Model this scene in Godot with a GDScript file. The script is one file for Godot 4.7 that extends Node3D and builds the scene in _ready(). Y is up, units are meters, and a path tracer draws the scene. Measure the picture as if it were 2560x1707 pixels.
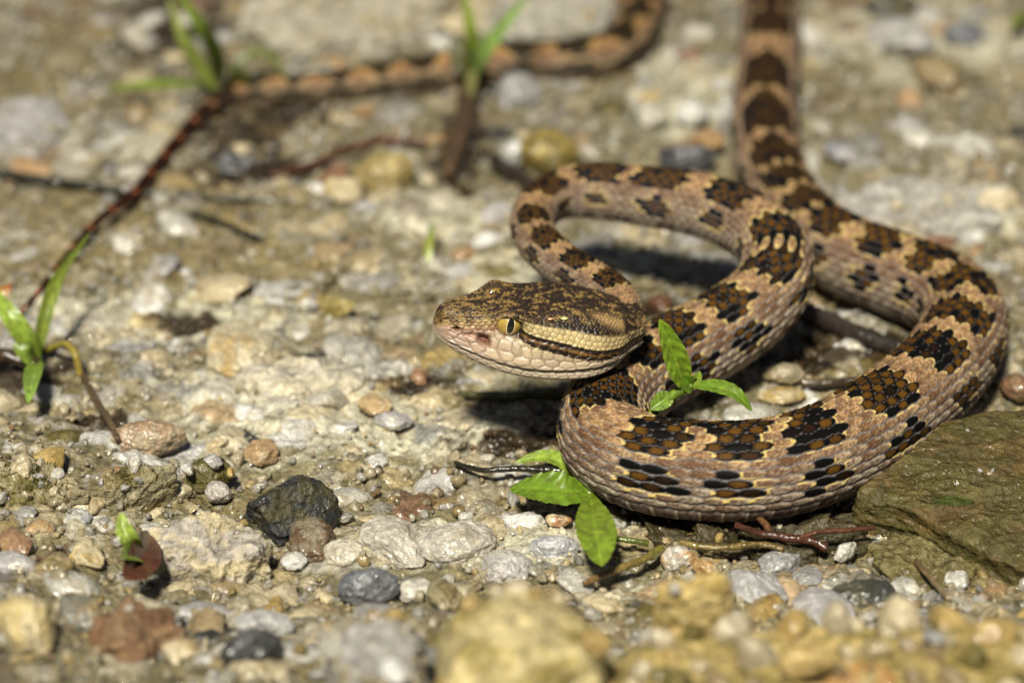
extends Node3D
#HSN 24
# A pit viper lying on wet cemented gravel. Units are metres; a snake's head is about 4 cm long.

var rng := RandomNumberGenerator.new()
var nz := FastNoiseLite.new()      # general fbm noise, coordinates in millimetres
var nf := FastNoiseLite.new()      # fine noise
var cell_v := FastNoiseLite.new()
var cell_d := FastNoiseLite.new()
var big_v := FastNoiseLite.new()
var big_d := FastNoiseLite.new()
var ico := {}
var used := {}
var mats := {}
var ground: MeshInstance3D
# linear base colours of the stones
const WHITE := Color(.68, .66, .62)
const PALE := Color(.52, .495, .435)
const GREY := Color(.31, .30, .275)
const BLUE := Color(.19, .195, .205)
const DARK := Color(.045, .046, .05)
const CREAM := Color(.56, .47, .30)
const OCHRE := Color(.47, .34, .13)
const ORANGE := Color(.41, .265, .14)
const RUST := Color(.25, .135, .08)
const OLIVE := Color(.17, .14, .045)
const TAN := Color(.31, .235, .13)
const BEIGE := Color(.51, .44, .30)
const LILAC := Color(.45, .43, .425)


func _ready() -> void:
	var t0 := Time.get_ticks_msec()
	# ---- camera, sky, sun, exposure
	var cam := Camera3D.new()
	cam.name = "camera"
	add_child(cam)
	cam.fov = 12.640
	cam.near = 0.02
	cam.far = 80.0
	cam.look_at_from_position(Vector3(0.00000, 0.28147, 0.55242), Vector3.ZERO, Vector3.UP)
	cam.current = true
	var we := WorldEnvironment.new()
	we.name = "world"
	var lens := CameraAttributesPhysical.new()
	lens.frustum_focal_length = 100.0
	lens.exposure_aperture = 9.5
	lens.frustum_focus_distance = 0.557
	we.camera_attributes = lens
	var env := Environment.new()
	env.background_mode = Environment.BG_SKY
	var sky := Sky.new()
	var sm := ProceduralSkyMaterial.new()
	sm.sky_top_color = Color(.62, .68, .78)
	sm.sky_horizon_color = Color(.72, .73, .72)
	sm.ground_bottom_color = Color(.2, .18, .14)
	sm.ground_horizon_color = Color(.5, .48, .43)
	sm.sky_curve = 0.2
	sky.sky_material = sm
	env.sky = sky
	env.background_energy_multiplier = 0.16
	env.tonemap_mode = Environment.TONE_MAPPER_LINEAR
	env.tonemap_exposure = 1.6
	env.sdfgi_enabled = true
	env.ssao_enabled = true
	env.ssil_enabled = true
	we.environment = env
	add_child(we)
	var sun := DirectionalLight3D.new()
	sun.name = "sun"
	sun.light_energy = 1.6
	sun.light_color = Color(1.0, .975, .905)
	sun.light_angular_distance = 7.0
	sun.shadow_enabled = true
	add_child(sun)
	sun.look_at_from_position(Vector3(-.25, 1.5, 1.05), Vector3.ZERO, Vector3.UP)
	# ---- noises and materials
	rng.seed = 77
	nz.seed = 3; nz.frequency = 1.0; nz.fractal_octaves = 3
	nf.seed = 9; nf.frequency = 1.0; nf.fractal_octaves = 2
	for c in [cell_v, cell_d, big_v, big_d]:
		c.noise_type = FastNoiseLite.TYPE_CELLULAR
		c.cellular_jitter = 1.0
		c.fractal_type = FastNoiseLite.FRACTAL_NONE
		c.frequency = 1.0
		c.seed = 21
	big_v.seed = 40; big_d.seed = 40
	cell_v.cellular_return_type = FastNoiseLite.RETURN_CELL_VALUE
	big_v.cellular_return_type = FastNoiseLite.RETURN_CELL_VALUE
	cell_d.cellular_return_type = FastNoiseLite.RETURN_DISTANCE2_SUB
	big_d.cellular_return_type = FastNoiseLite.RETURN_DISTANCE2_SUB
	make_materials()
	# ---- the place
	make_ground()
	make_snake_path()
	for k in [[Vector3(0.00032, 0.00000, 0.05442), .011], [Vector3(-0.00457, 0.00000, 0.04779), .008], [Vector3(0.00527, 0.00000, 0.04103), .010], [Vector3(0.02053, 0.00000, 0.07810), .006], [Vector3(0.04095, 0.00000, 0.07504), .008], [Vector3(0.05318, 0.00000, 0.07810), .008], [Vector3(0.01575, 0.00000, 0.08263), .005]]:
		kept.append(Vector3(k[0].x, k[0].z, k[1]))   # mud and straw, bare of pebbles
	print("ground ", Time.get_ticks_msec() - t0)
	make_big_stones()
	make_stones()
	make_pebbles()
	make_gravel()
	print("stones ", Time.get_ticks_msec() - t0)
	# ---- the animal
	make_snake()
	print("snake ", Time.get_ticks_msec() - t0)
	# ---- plants and litter
	make_plants()
	make_twigs()
	print("done ", Time.get_ticks_msec() - t0)


# ------------------------------------------------------------------ helpers
func numbered(called: String) -> String:
	var n: int = used.get(called, 0)
	used[called] = n + 1
	return called if n == 0 else "%s_%03d" % [called, n]


func tag(o: Node3D, label: String, category: String, group := "", kind := "") -> void:
	if label: o.set_meta("label", label)
	if category: o.set_meta("category", category)
	if group: o.set_meta("group", group)
	if kind: o.set_meta("kind", kind)


func thing(called: String, at: Vector3, label: String, category: String, group := "") -> Node3D:
	var o := Node3D.new()
	o.name = numbered(called)
	o.position = at
	add_child(o)
	tag(o, label, category, group)
	return o


func put(called: String, m: Mesh, mat: Material, parent: Node3D, at := Vector3.ZERO) -> MeshInstance3D:
	var o := MeshInstance3D.new()
	o.name = numbered(called) if parent == self else called
	o.mesh = m
	if mat: o.material_override = mat
	o.position = at
	parent.add_child(o, true)
	return o


func noise_tex(freq: float, oct: int, lo: Color, hi: Color, seed_: int, kind := FastNoiseLite.TYPE_SIMPLEX_SMOOTH, a := 0.0, b := 1.0, side := 512) -> NoiseTexture2D:
	var n := FastNoiseLite.new()
	n.noise_type = kind
	n.frequency = freq
	n.fractal_octaves = oct
	n.seed = seed_
	var t := NoiseTexture2D.new()
	t.noise = n
	t.seamless = true
	t.seamless_blend_skirt = 0.15
	t.width = side
	t.height = side
	var g := Gradient.new()
	g.offsets = PackedFloat32Array([a, b])
	g.colors = PackedColorArray([lo, hi])
	t.color_ramp = g
	return t


func g1(v: float) -> Color:
	return Color(v, v, v)


func make_materials() -> void:
	var mott := noise_tex(.012, 5, g1(.80), Color(1, 1, 1), 5, FastNoiseLite.TYPE_SIMPLEX_SMOOTH, .25, .75)
	var speck := noise_tex(.09, 3, g1(.70), Color(1, 1, 1), 8, FastNoiseLite.TYPE_SIMPLEX_SMOOTH, .28, .55)
	var bump := noise_tex(.03, 5, g1(0), g1(1), 11, FastNoiseLite.TYPE_SIMPLEX_SMOOTH, .1, .9)
	var wet := noise_tex(.008, 3, g1(.11), g1(.62), 15, FastNoiseLite.TYPE_SIMPLEX_SMOOTH, .38, .62)
	mats["tex"] = [mott, speck, bump, wet]
	# stone and ground: vertex colours times mottling, specks, bumps and wet patches
	for k in [["stone", 40.0, .035, .8], ["soil", 33.0, .05, .75], ["rough", 28.0, .09, 1.1]]:
		var m := StandardMaterial3D.new()
		m.resource_name = k[0]
		m.vertex_color_use_as_albedo = true
		m.albedo_texture = mott
		m.uv1_triplanar = true
		m.uv1_world_triplanar = true
		m.uv1_scale = Vector3.ONE * k[1]
		m.detail_enabled = true
		m.detail_albedo = speck
		m.detail_blend_mode = BaseMaterial3D.BLEND_MODE_MUL
		m.detail_uv_layer = BaseMaterial3D.DETAIL_UV_2
		m.uv2_triplanar = true
		m.uv2_world_triplanar = true
		m.uv2_scale = Vector3.ONE * 75.0
		m.heightmap_enabled = true
		m.heightmap_texture = bump
		m.heightmap_scale = k[2]
		m.roughness_texture = wet
		m.roughness = k[3]
		m.metallic_specular = .5
		if k[0] == "rough": m.metallic_specular = .32
		mats[k[0]] = m
	var pal := [WHITE, PALE, GREY, BLUE, DARK, CREAM, OCHRE, ORANGE, RUST, OLIVE, TAN, BEIGE, LILAC]
	for i in pal.size():
		var m: StandardMaterial3D = mats["stone"].duplicate()
		m.albedo_color = pal[i].linear_to_srgb()
		mats["pebble%d" % i] = m
	# skin
	var skin := StandardMaterial3D.new()
	skin.resource_name = "scaly_skin"
	skin.vertex_color_use_as_albedo = true
	skin.roughness = .58
	skin.metallic_specular = .16
	var fleck := noise_tex(.13, 2, g1(.45), Color(1, 1, 1), 31, FastNoiseLite.TYPE_SIMPLEX_SMOOTH, .30, .52)
	skin.albedo_texture = fleck
	skin.uv1_triplanar = true
	skin.uv1_world_triplanar = true
	skin.uv1_scale = Vector3.ONE * 90.0
	mats["skin"] = skin
	var face: StandardMaterial3D = skin.duplicate()
	face.roughness = .40
	face.metallic_specular = .42
	face.uv1_scale = Vector3.ONE * 130.0
	mats["face"] = face
	# leaves
	var leaf := StandardMaterial3D.new()
	leaf.resource_name = "leaf"
	leaf.vertex_color_use_as_albedo = true
	leaf.roughness = .34
	leaf.backlight_enabled = true
	leaf.backlight = Color(.35, .5, .12)
	leaf.albedo_texture = mott
	leaf.uv1_triplanar = true
	leaf.uv1_world_triplanar = true
	leaf.uv1_scale = Vector3.ONE * 60.0
	mats["leaf"] = leaf
	var wood: StandardMaterial3D = mats["stone"].duplicate()
	wood.resource_name = "wet_wood"
	wood.heightmap_scale = .02
	wood.roughness = .6
	mats["wood"] = wood
	var eye := StandardMaterial3D.new()
	eye.resource_name = "eye"
	eye.vertex_color_use_as_albedo = true
	eye.roughness = .25
	eye.clearcoat_enabled = true
	eye.clearcoat = 1.0
	eye.clearcoat_roughness = .04
	mats["eye"] = eye


## a grid of points as a mesh; sgn says which way its normals look
func grid_arrays(p: PackedVector3Array, c: PackedColorArray, ni: int, nj: int, wrap: bool, sgn: int) -> Array:
	var nrm := PackedVector3Array()
	nrm.resize(ni * nj)
	for i in ni:
		var up := mini(i + 1, ni - 1) * nj
		var dn := maxi(i - 1, 0) * nj
		for j in nj:
			var jr := j + 1
			var jl := j - 1
			if wrap:
				if jr == nj: jr = 0
				if jl < 0: jl = nj - 1
			else:
				if jr == nj: jr = j
				if jl < 0: jl = 0
			var n: Vector3 = (p[up + j] - p[dn + j]).cross(p[i * nj + jr] - p[i * nj + jl]) * 1e6
			nrm[i * nj + j] = (n * sgn).normalized() if n.length_squared() > 1e-12 else Vector3.UP
	var idx := PackedInt32Array()
	var last := nj if wrap else nj - 1
	idx.resize((ni - 1) * last * 6)
	var k := 0
	for i in ni - 1:
		for j in last:
			var a := i * nj + j
			var b := i * nj + (j + 1) % nj
			var e := a + nj
			var d := b + nj
			if sgn > 0:
				idx[k] = a; idx[k + 1] = b; idx[k + 2] = e; idx[k + 3] = b; idx[k + 4] = d; idx[k + 5] = e
			else:
				idx[k] = a; idx[k + 1] = e; idx[k + 2] = b; idx[k + 3] = b; idx[k + 4] = e; idx[k + 5] = d
			k += 6
	var arr := []
	arr.resize(Mesh.ARRAY_MAX)
	arr[Mesh.ARRAY_VERTEX] = p
	arr[Mesh.ARRAY_NORMAL] = nrm
	arr[Mesh.ARRAY_COLOR] = c
	arr[Mesh.ARRAY_INDEX] = idx
	return arr


func grid_mesh(p: PackedVector3Array, c: PackedColorArray, ni: int, nj: int, wrap: bool, sgn: int) -> ArrayMesh:
	var m := ArrayMesh.new()
	m.add_surface_from_arrays(Mesh.PRIMITIVE_TRIANGLES, grid_arrays(p, c, ni, nj, wrap, sgn))
	return m


func hash1(n: int) -> float:
	var x := (n * 374761393 + 668265263) & 0x7fffffff
	x = ((x ^ (x >> 13)) * 1274126177) & 0x7fffffff
	return float((x ^ (x >> 16)) & 0xffff) / 65535.0


func ico_ball(level: int) -> Array:
	if ico.has(level):
		return ico[level]
	var v := PackedVector3Array()
	var f := PackedInt32Array()
	if level == 0:
		var t := (1.0 + sqrt(5.0)) / 2.0
		for q in [Vector3(-1, t, 0), Vector3(1, t, 0), Vector3(-1, -t, 0), Vector3(1, -t, 0), Vector3(0, -1, t), Vector3(0, 1, t), Vector3(0, -1, -t), Vector3(0, 1, -t), Vector3(t, 0, -1), Vector3(t, 0, 1), Vector3(-t, 0, -1), Vector3(-t, 0, 1)]:
			v.append(q.normalized())
		f = PackedInt32Array([0, 11, 5, 0, 5, 1, 0, 1, 7, 0, 7, 10, 0, 10, 11, 1, 5, 9, 5, 11, 4, 11, 10, 2, 10, 7, 6, 7, 1, 8, 3, 9, 4, 3, 4, 2, 3, 2, 6, 3, 6, 8, 3, 8, 9, 4, 9, 5, 2, 4, 11, 6, 2, 10, 8, 6, 7, 9, 8, 1])
	else:
		var b := ico_ball(level - 1)
		v = b[0].duplicate()
		var mid := {}
		var g: PackedInt32Array = b[1]
		for k in range(0, g.size(), 3):
			var e := [0, 0, 0]
			for n in 3:
				var p := g[k + n]
				var q := g[k + (n + 1) % 3]
				var key := mini(p, q) * 1000000 + maxi(p, q)
				if not mid.has(key):
					mid[key] = v.size()
					v.append((v[p] + v[q]).normalized())
				e[n] = mid[key]
			f.append_array(PackedInt32Array([g[k], e[0], e[2], g[k + 1], e[1], e[0], g[k + 2], e[2], e[1], e[0], e[1], e[2]]))
	ico[level] = [v, f]
	return ico[level]


func mesh_from(v: PackedVector3Array, f: PackedInt32Array, c: PackedColorArray) -> ArrayMesh:
	# f is counter-clockwise seen from outside; Godot wants clockwise
	var nrm := PackedVector3Array()
	nrm.resize(v.size())
	var idx := PackedInt32Array()
	idx.resize(f.size())
	for k in range(0, f.size(), 3):
		var a := f[k]
		var b := f[k + 1]
		var d := f[k + 2]
		var n := (v[b] - v[a]).cross(v[d] - v[a])
		nrm[a] += n; nrm[b] += n; nrm[d] += n
		idx[k] = a; idx[k + 1] = d; idx[k + 2] = b
	for i in nrm.size():
		nrm[i] = (nrm[i] * 1e8).normalized()
	var arr := []
	arr.resize(Mesh.ARRAY_MAX)
	arr[Mesh.ARRAY_VERTEX] = v
	arr[Mesh.ARRAY_NORMAL] = nrm
	arr[Mesh.ARRAY_COLOR] = c
	arr[Mesh.ARRAY_INDEX] = idx
	var m := ArrayMesh.new()
	m.add_surface_from_arrays(Mesh.PRIMITIVE_TRIANGLES, arr)
	return m


## a stone as a ball cut by planes; angular 0 (pebble) to 1 (broken rock); size in metres
func stone_mesh(seed_: int, angular: float, level: int, size: Vector3, base: Color, stain: Color, moss := 0.0, grain := 1.0) -> ArrayMesh:
	var r := RandomNumberGenerator.new()
	r.seed = seed_ * 7919 + 13
	var planes := []
	var count := int(lerpf(3, 11, angular))
	for i in count:
		var n := Vector3(r.randfn(), r.randfn(), r.randfn()).normalized()
		planes.append([n, r.randf_range(lerpf(.86, .50, angular), lerpf(.96, .86, angular))])
	var ball := ico_ball(level)
	var dirs: PackedVector3Array = ball[0]
	var v := PackedVector3Array()
	v.resize(dirs.size())
	var c := PackedColorArray()
	c.resize(dirs.size())
	var off := Vector3(r.randf() * 90, r.randf() * 90, r.randf() * 90)
	var big := size.length() * 1000.0
	var rim := lerpf(.25, .06, angular)
	for i in dirs.size():
		var d := dirs[i]
		var rad := 1.0
		for pl in planes:
			var k: float = d.dot(pl[0])
			if k > .05:
				var q: float = pl[1] / k
				var h := clampf(.5 + .5 * (rad - q) / rim, 0, 1)   # smooth minimum
				rad = lerpf(rad, q, h) - rim * h * (1 - h)
		var o := d * 1.3 + off
		rad *= 1.0 + .10 * nz.get_noise_3dv(o)
		var q := d * rad * size * .5
		var mm := q * 1000.0 + off
		var fine := nf.get_noise_3dv(mm * .75)
		q += d * fine * .00022 * grain * minf(1.0, big / 15.0)
		v[i] = q
		var s := nz.get_noise_3dv(mm * .13) * 1.1 + .5 * nz.get_noise_3dv(mm * .45)
		var col := base.lerp(stain, smoothstep(-.05, .55, s))
		if moss > 0.0:
			col = col.lerp(Color(.12, .10, .025), moss * smoothstep(-.1, .35, nz.get_noise_3dv(mm * .22 + Vector3(40, 0, 0)) + .25 * d.y))
		col = col * (1.0 + .35 * fine)
		c[i] = Color(col.r, col.g, col.b)
	return mesh_from(v, ball[1], c)


## a flat-topped rock over an outline on the ground, its top sloping from back to front
func slab_mesh(outline: Array, back: float, front: float, edge: float, seed_: int, base: Color, stain: Color, rough: float, strata := 0.0, nphi := 220, nr := 60) -> Array:
	var mid := Vector3.ZERO
	var z0 := 1e9
	var z1 := -1e9
	for q in outline:
		mid += q / outline.size()
		z0 = minf(z0, q.z)
		z1 = maxf(z1, q.z)
	mid.y = gh(mid.x, mid.z)
	var p := PackedVector3Array()
	var c := PackedColorArray()
	var off := Vector3(seed_ * 17.3, seed_ * 5.1, seed_ * 3.7)
	var reach := PackedFloat32Array()
	for j in nphi:
		var a := TAU * j / nphi
		var d := Vector2(cos(a), sin(a))
		var best := 0.0
		for k in outline.size():
			var s: Vector3 = outline[k] - mid
			var e: Vector3 = outline[(k + 1) % outline.size()] - mid
			var hit = Geometry2D.segment_intersects_segment(Vector2.ZERO, d, Vector2(s.x, s.z), Vector2(e.x, e.z))
			if hit != null:
				best = maxf(best, hit.length())
		reach.append(best)
	for i in nr + 1:
		var t := float(i) / nr
		for j in nphi:
			var a := TAU * j / nphi
			var rho := minf(t / .8, 1.0)
			var rr := reach[j] * (.34 * reach[(j + 1) % nphi] / reach[j] + .33 + .33 * reach[(j + nphi - 1) % nphi] / reach[j])
			var drop := pow(maxf(0.0, 1.0 - pow(rho * .985, edge)), 1.0 / edge)
			if t > .8:
				drop = lerpf(pow(1.0 - pow(.985, edge), 1.0 / edge), -.35, (t - .8) / .2)
			var pos := Vector3(cos(a) * rr * rho, 0, sin(a) * rr * rho)
			var hh := lerpf(back, front, clampf((mid.z + pos.z - z0) / (z1 - z0), 0, 1))
			pos.y = hh * drop
			var mm := pos * 1000.0 + off
			var layer := lerpf(nz.get_noise_3dv(mm * .11), nz.get_noise_3d(mm.x * .05, mm.y * .35, mm.z * .16), strata)
			var f := lerpf(nf.get_noise_3dv(mm * .4), nf.get_noise_3d(mm.x * .35, mm.y * .9, mm.z * .6), strata)
			var out := Vector3(cos(a) * rho, .55, sin(a) * rho).normalized()
			pos += out * (layer * .0022 + f * .00045 + nf.get_noise_3dv(mm * 1.6) * .00016) * rough
			p.append(pos)
			var s := nz.get_noise_3dv(mm * Vector3(.06, .2, .1)) + .5 * nz.get_noise_3dv(mm * .4)
			var col := base.lerp(stain, smoothstep(-.15, .45, s)) * (1.0 + .4 * f + .3 * layer)
			c.append(Color(col.r, col.g, col.b))
	return [grid_mesh(p, c, nr + 1, nphi, true, 1 if true else -1), mid]


func tube_mesh(pts: Array, r0: float, r1: float, base: Color, tip: Color, sides := 12, rough := .15, per := 12) -> ArrayMesh:
	var p := PackedVector3Array()
	var c := PackedColorArray()
	var n := pts.size()
	var rows := (n - 1) * per + 1
	var prev := Vector3.UP
	for i in rows + 2:
		var t := clampf(float(i - 1) / (rows - 1), 0, 1)
		var q := spline(pts, t)
		var tan := (spline(pts, minf(t + .01, 1)) - spline(pts, maxf(t - .01, 0))).normalized()
		prev = (prev - tan * prev.dot(tan)).normalized()
		var sd := tan.cross(prev)
		var r := lerpf(r0, r1, t)
		if i == 0 or i == rows + 1: r *= .02
		for j in sides:
			var a := TAU * j / sides
			var mm := q * 1000.0 + Vector3(a, 0, 0)
			var w := 1.0 + rough * nf.get_noise_3dv(mm * .7 + Vector3(cos(a), sin(a), 0) * 1.5) + rough * 1.6 * nz.get_noise_3dv(mm * .2)
			p.append(q + (prev * cos(a) + sd * sin(a)) * r * w)
			var col := base.lerp(tip, t) * (1.0 + .6 * nf.get_noise_3dv(mm * .9 + Vector3(cos(a), sin(a), 7)))
			c.append(Color(col.r, col.g, col.b))
	return grid_mesh(p, c, rows + 2, sides, true, -1)


func spline(pts: Array, t: float) -> Vector3:
	var n := pts.size()
	var x := clampf(t, 0, 1) * (n - 1)
	var i := mini(int(x), n - 2)
	var f := x - i
	var p0: Vector3 = pts[maxi(i - 1, 0)]
	var p1: Vector3 = pts[i]
	var p2: Vector3 = pts[i + 1]
	var p3: Vector3 = pts[mini(i + 2, n - 1)]
	return p1.cubic_interpolate(p2, p0, p3, f)


# ------------------------------------------------------------------ ground
func gh(x: float, z: float) -> float:
	var mx := x * 1000.0
	var mz := z * 1000.0
	var h := nz.get_noise_2d(mx * .022, mz * .022) * 2.2 - 1.0 + nz.get_noise_2d(mx * .09 + 50.0, mz * .09) * 1.3 + nz.get_noise_2d(mx * .26 + 20.0, mz * .26) * .55
	# the bank of cemented stones nearest the camera rises, and so does the ledge on the left
	var swell := 14.0 * smoothstep(84.0, 150.0, mz) + 5.0 * smoothstep(-50.0, -90.0, mx) * smoothstep(22.0, 50.0, mz) + 2.0 * smoothstep(-90.0, -170.0, mz)
	return (minf(h, .7) + swell) * .001


func axis_steps(lo: float, hi: float, fine: Callable, far: float) -> PackedFloat32Array:
	var out := PackedFloat32Array()
	var x := lo
	while x < hi:
		out.append(x)
		x += fine.call(x)
	out.append(hi)
	var st := .0015
	x = hi
	while x < far:
		st *= 1.22
		x += st
		out.append(x)
	var front := PackedFloat32Array()
	st = .0015
	x = lo
	while x > -far:
		st *= 1.22
		x -= st
		front.append(x)
	front.reverse()
	front.append_array(out)
	return front


## colours of the stones cemented in the ground: k is a random number from 0 to 1
func stone_colour(k: float, x: float, z: float) -> Color:
	var reg := nz.get_noise_2d(x * 16.0 + 7.0, z * 16.0)   # slow drift between pale and brown places
	var warm := clampf(.5 + reg * .9 + smoothstep(.05, .12, z) * .35, 0, 1)
	if k < .24: return PALE.lerp(BEIGE, warm)
	if k < .46: return BEIGE.lerp(CREAM, warm)
	if k < .57: return LILAC.lerp(PALE, warm)
	if k < .68: return CREAM.lerp(OCHRE, warm)
	if k < .73: return GREY
	if k < .81: return WHITE
	if k < .85: return BLUE.lerp(TAN, warm)
	if k < .89: return TAN
	if k < .94: return ORANGE.lerp(CREAM, .3)
	if k < .965: return DARK
	if k < .985: return OLIVE
	return RUST


## dirt and algae that lie in patches of their own: centre, half sizes in metres
const DIRT := [[Vector3(-0.06226, 0.00024, -0.10728), .013, .020], [Vector3(-0.05498, 0.00061, -0.11946), .016, .012], [Vector3(-0.01208, 0.00005, -0.09757), .007, .026], [Vector3(-0.07763, 0.00191, 0.03591), .010, .008], [Vector3(-0.06713, 0.00000, -0.00958), .009, .007], [Vector3(-0.01973, 0.00000, 0.01712), .010, .006], [Vector3(-0.05959, 0.00000, -0.08533), .016, .010], [Vector3(-0.09599, 0.00000, 0.01250), .010, .008], [Vector3(0.02726, 0.00000, -0.01659), .010, .007], [Vector3(0.06313, 0.00000, 0.00307), .026, .012], [Vector3(0.01676, 0.00200, -0.16959), .02, .02], [Vector3(-0.08502, 0.00200, -0.17563), .016, .03], [Vector3(0.00033, 0.00000, 0.04103), .014, .005]]
const WASHED := [[Vector3(-0.04344, 0.00000, 0.02707), .040, .022], [Vector3(-0.07544, 0.00000, -0.01257), .034, .012], [Vector3(-0.00147, 0.00000, -0.03315), .020, .010], [Vector3(-0.00202, 0.00000, 0.07810), .030, .010], [Vector3(-0.04324, 0.00200, -0.17260), .022, .022], [Vector3(0.00811, 0.00200, -0.17563), .018, .022], [Vector3(-0.11212, 0.00030, -0.10971), .012, .016], [Vector3(0.10276, 0.00193, -0.16087), .030, .030], [Vector3(0.09412, 0.00000, -0.06405), .022, .014], [Vector3(0.03998, 0.00107, -0.13183), .014, .03], [Vector3(0.02529, 0.00000, -0.03741), .01, .006], [Vector3(-0.01868, 0.00000, 0.03932), .022, .008], [Vector3(0.03496, 0.00132, 0.09654), .03, .006], [Vector3(-0.01683, 0.00000, -0.06405), .014, .012], [Vector3(-0.05418, 0.00024, -0.10728), .008, .008], [Vector3(-0.08021, 0.00018, -0.10486), .014, .014], [Vector3(0.06144, 0.00000, 0.02168), .012, .006]]
const ALGAE := [[Vector3(-0.06442, 0.00000, -0.03955), .046, .012], [Vector3(-0.09335, 0.00000, -0.06405), .030, .012], [Vector3(-0.06293, 0.00000, -0.06635), .024, .010], [Vector3(0.00192, 0.00000, 0.05930), .024, .006], [Vector3(-0.11265, 0.00176, -0.15258), .026, .05], [Vector3(0.11110, 0.00116, -0.13434), .02, .016], [Vector3(-0.00644, 0.00000, 0.02259), .016, .005], [Vector3(-0.08282, 0.00000, 0.02168), .016, .008], [Vector3(0.07477, 0.00000, 0.01620), .024, .008], [Vector3(-0.06562, 0.00169, 0.06386), .03, .007], [Vector3(0.04064, 0.00000, 0.07962), .03, .006], [Vector3(0.07772, 0.00064, 0.09254), .02, .008]]


func patch(list: Array, x: float, z: float) -> float:
	var best := -1.0
	for q in list:
		var e := Vector2((x - q[0].x) / q[1], (z - q[0].z) / q[2]).length_squared()
		if e < 3.0: best = maxf(best, 1.0 - e)
	return best


func make_ground() -> void:
	var xs := axis_steps(-.128, .128, func(_x): return .00062, 24.0)
	var zs := axis_steps(-.225, .15, func(z): return .0011 if z < -.06 else .00055, 24.0)
	var nx := xs.size()
	var nzz := zs.size()
	var p := PackedVector3Array()
	var c := PackedColorArray()
	p.resize(nx * nzz)
	c.resize(nx * nzz)
	for i in nzz:
		var z := zs[i]
		for j in nx:
			var x := xs[j]
			var h := gh(x, z)
			var near := absf(x) < .3 and absf(z) < .35
			var mx := x * 1000.0
			var mz := z * 1000.0
			var wx := mx + 2.0 * nf.get_noise_2d(mx * .25, mz * .25)
			var wz := mz + 2.0 * nf.get_noise_2d(mx * .25 + 31.0, mz * .25)
			var col := BEIGE
			if near:
				var alga := smoothstep(.08, .42, patch(ALGAE, x, z) * .45 + .12 + .5 * nz.get_noise_2d(mx * .05 - 20.0, mz * .07 + 5.0) + .15 * nz.get_noise_2d(mx * .2, mz * .2))
				var dirt := smoothstep(.18, .5, patch(DIRT, x, z) * .6 + .15 + .6 * nz.get_noise_2d(mx * .08 + 70.0, mz * .1) + .3 * nz.get_noise_2d(mx * .25, mz * .25))
				# stones of about 8 mm and grit of about 2.5 mm, both set in a pale cement
				var bv := big_v.get_noise_2d(wx * .12, wz * .12) * .5 + .5
				var bd := big_d.get_noise_2d(wx * .12, wz * .12) + 1.0
				var sv := cell_v.get_noise_2d(wx * .42, wz * .42) * .5 + .5
				var sd := cell_d.get_noise_2d(wx * .42, wz * .42) + 1.0
				var up := nf.get_noise_2d(mx * .6, mz * .6)
				var pale := smoothstep(.05, .55, patch(WASHED, x, z) * .42 + .22 + .45 * nz.get_noise_2d(mx * .045, mz * .06) + .5 * nz.get_noise_2d(mx * .16 + 9.0, mz * .2))
				col = Color(.27, .23, .125).lerp(Color(.67, .63, .47), pale) * (.86 + .34 * up)
				col = col.lerp(Color(.25, .20, .09), alga * .75)
				col = col.lerp(Color(.07, .05, .028), dirt * .85)
				if sv > .38:
					var s := smoothstep(.12, .45, sd)
					col = col.lerp(stone_colour(fposmod(sv * 37.7, 1.0), x, z).lerp(OCHRE * .6, alga * .45) * lerpf(.72, 1.05, pale), s * lerpf(.8, .42, clampf(patch(WASHED, x, z) * 1.5, 0, 1)) * (1.0 - .6 * dirt))
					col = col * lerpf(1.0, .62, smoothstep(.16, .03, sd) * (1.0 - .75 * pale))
					h += .00042 * s * (.4 + sv)
				elif sv < .1:
					h -= .0006 * smoothstep(.1, .5, sd)
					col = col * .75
				if bv > .52:
					var s := smoothstep(.10, .22, bd)
					var top := stone_colour(fposmod(bv * 53.1, 1.0), x, z).lerp(OCHRE * .6, alga * .4) * (1.0 + .22 * up) * lerpf(.75, 1.06, pale)
					col = col.lerp(top, s * .93 * (1.0 - .5 * dirt))
					h = lerpf(h, gh(x, z) + .0002 + .0015 * smoothstep(.08, .6, bd) * (bv - .3), s)
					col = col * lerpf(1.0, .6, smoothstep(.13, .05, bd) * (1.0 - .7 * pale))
				h += up * .00014
				col = col * Color(1, 1, 1).lerp(Color(.22, .165, .11), dirt * .85)
				col = col * lerpf(1.0, .82, smoothstep(-.05, -.15, z))  # light falloff painted into the colour: ground dims towards the far end
			p[i * nx + j] = Vector3(x, h, z)
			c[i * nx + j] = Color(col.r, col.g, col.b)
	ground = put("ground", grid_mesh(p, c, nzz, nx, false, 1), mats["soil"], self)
	ground.set_meta("kind", "structure")
	ground.set_meta("label", "wet pale ground of cemented gravel and grit")


## does a stone of radius r at x, z keep clear of the snake and of the stones placed by hand
var kept := []
func is_free(x: float, z: float, r: float) -> bool:
	for q in kept:
		if absf(q.x - x) < q.z + r and absf(q.y - z) < q.z + r and Vector2(q.x - x, q.y - z).length() < q.z + r * .6:
			return false
	return true


func pebble_meshes() -> Array:
	if mats.has("pebbles"):
		return mats["pebbles"]
	var out := []
	for i in 14:
		out.append(stone_mesh(300 + i, [.25, .7, 1.0, .85, .5][i % 5], 3, Vector3(1, .62 + .04 * (i % 4), .66 + .05 * (i % 6)) * .010, Color(1, 1, 1), Color(.72, .66, .55), 0.0, 1.0))
	mats["pebbles"] = out
	return out


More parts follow.
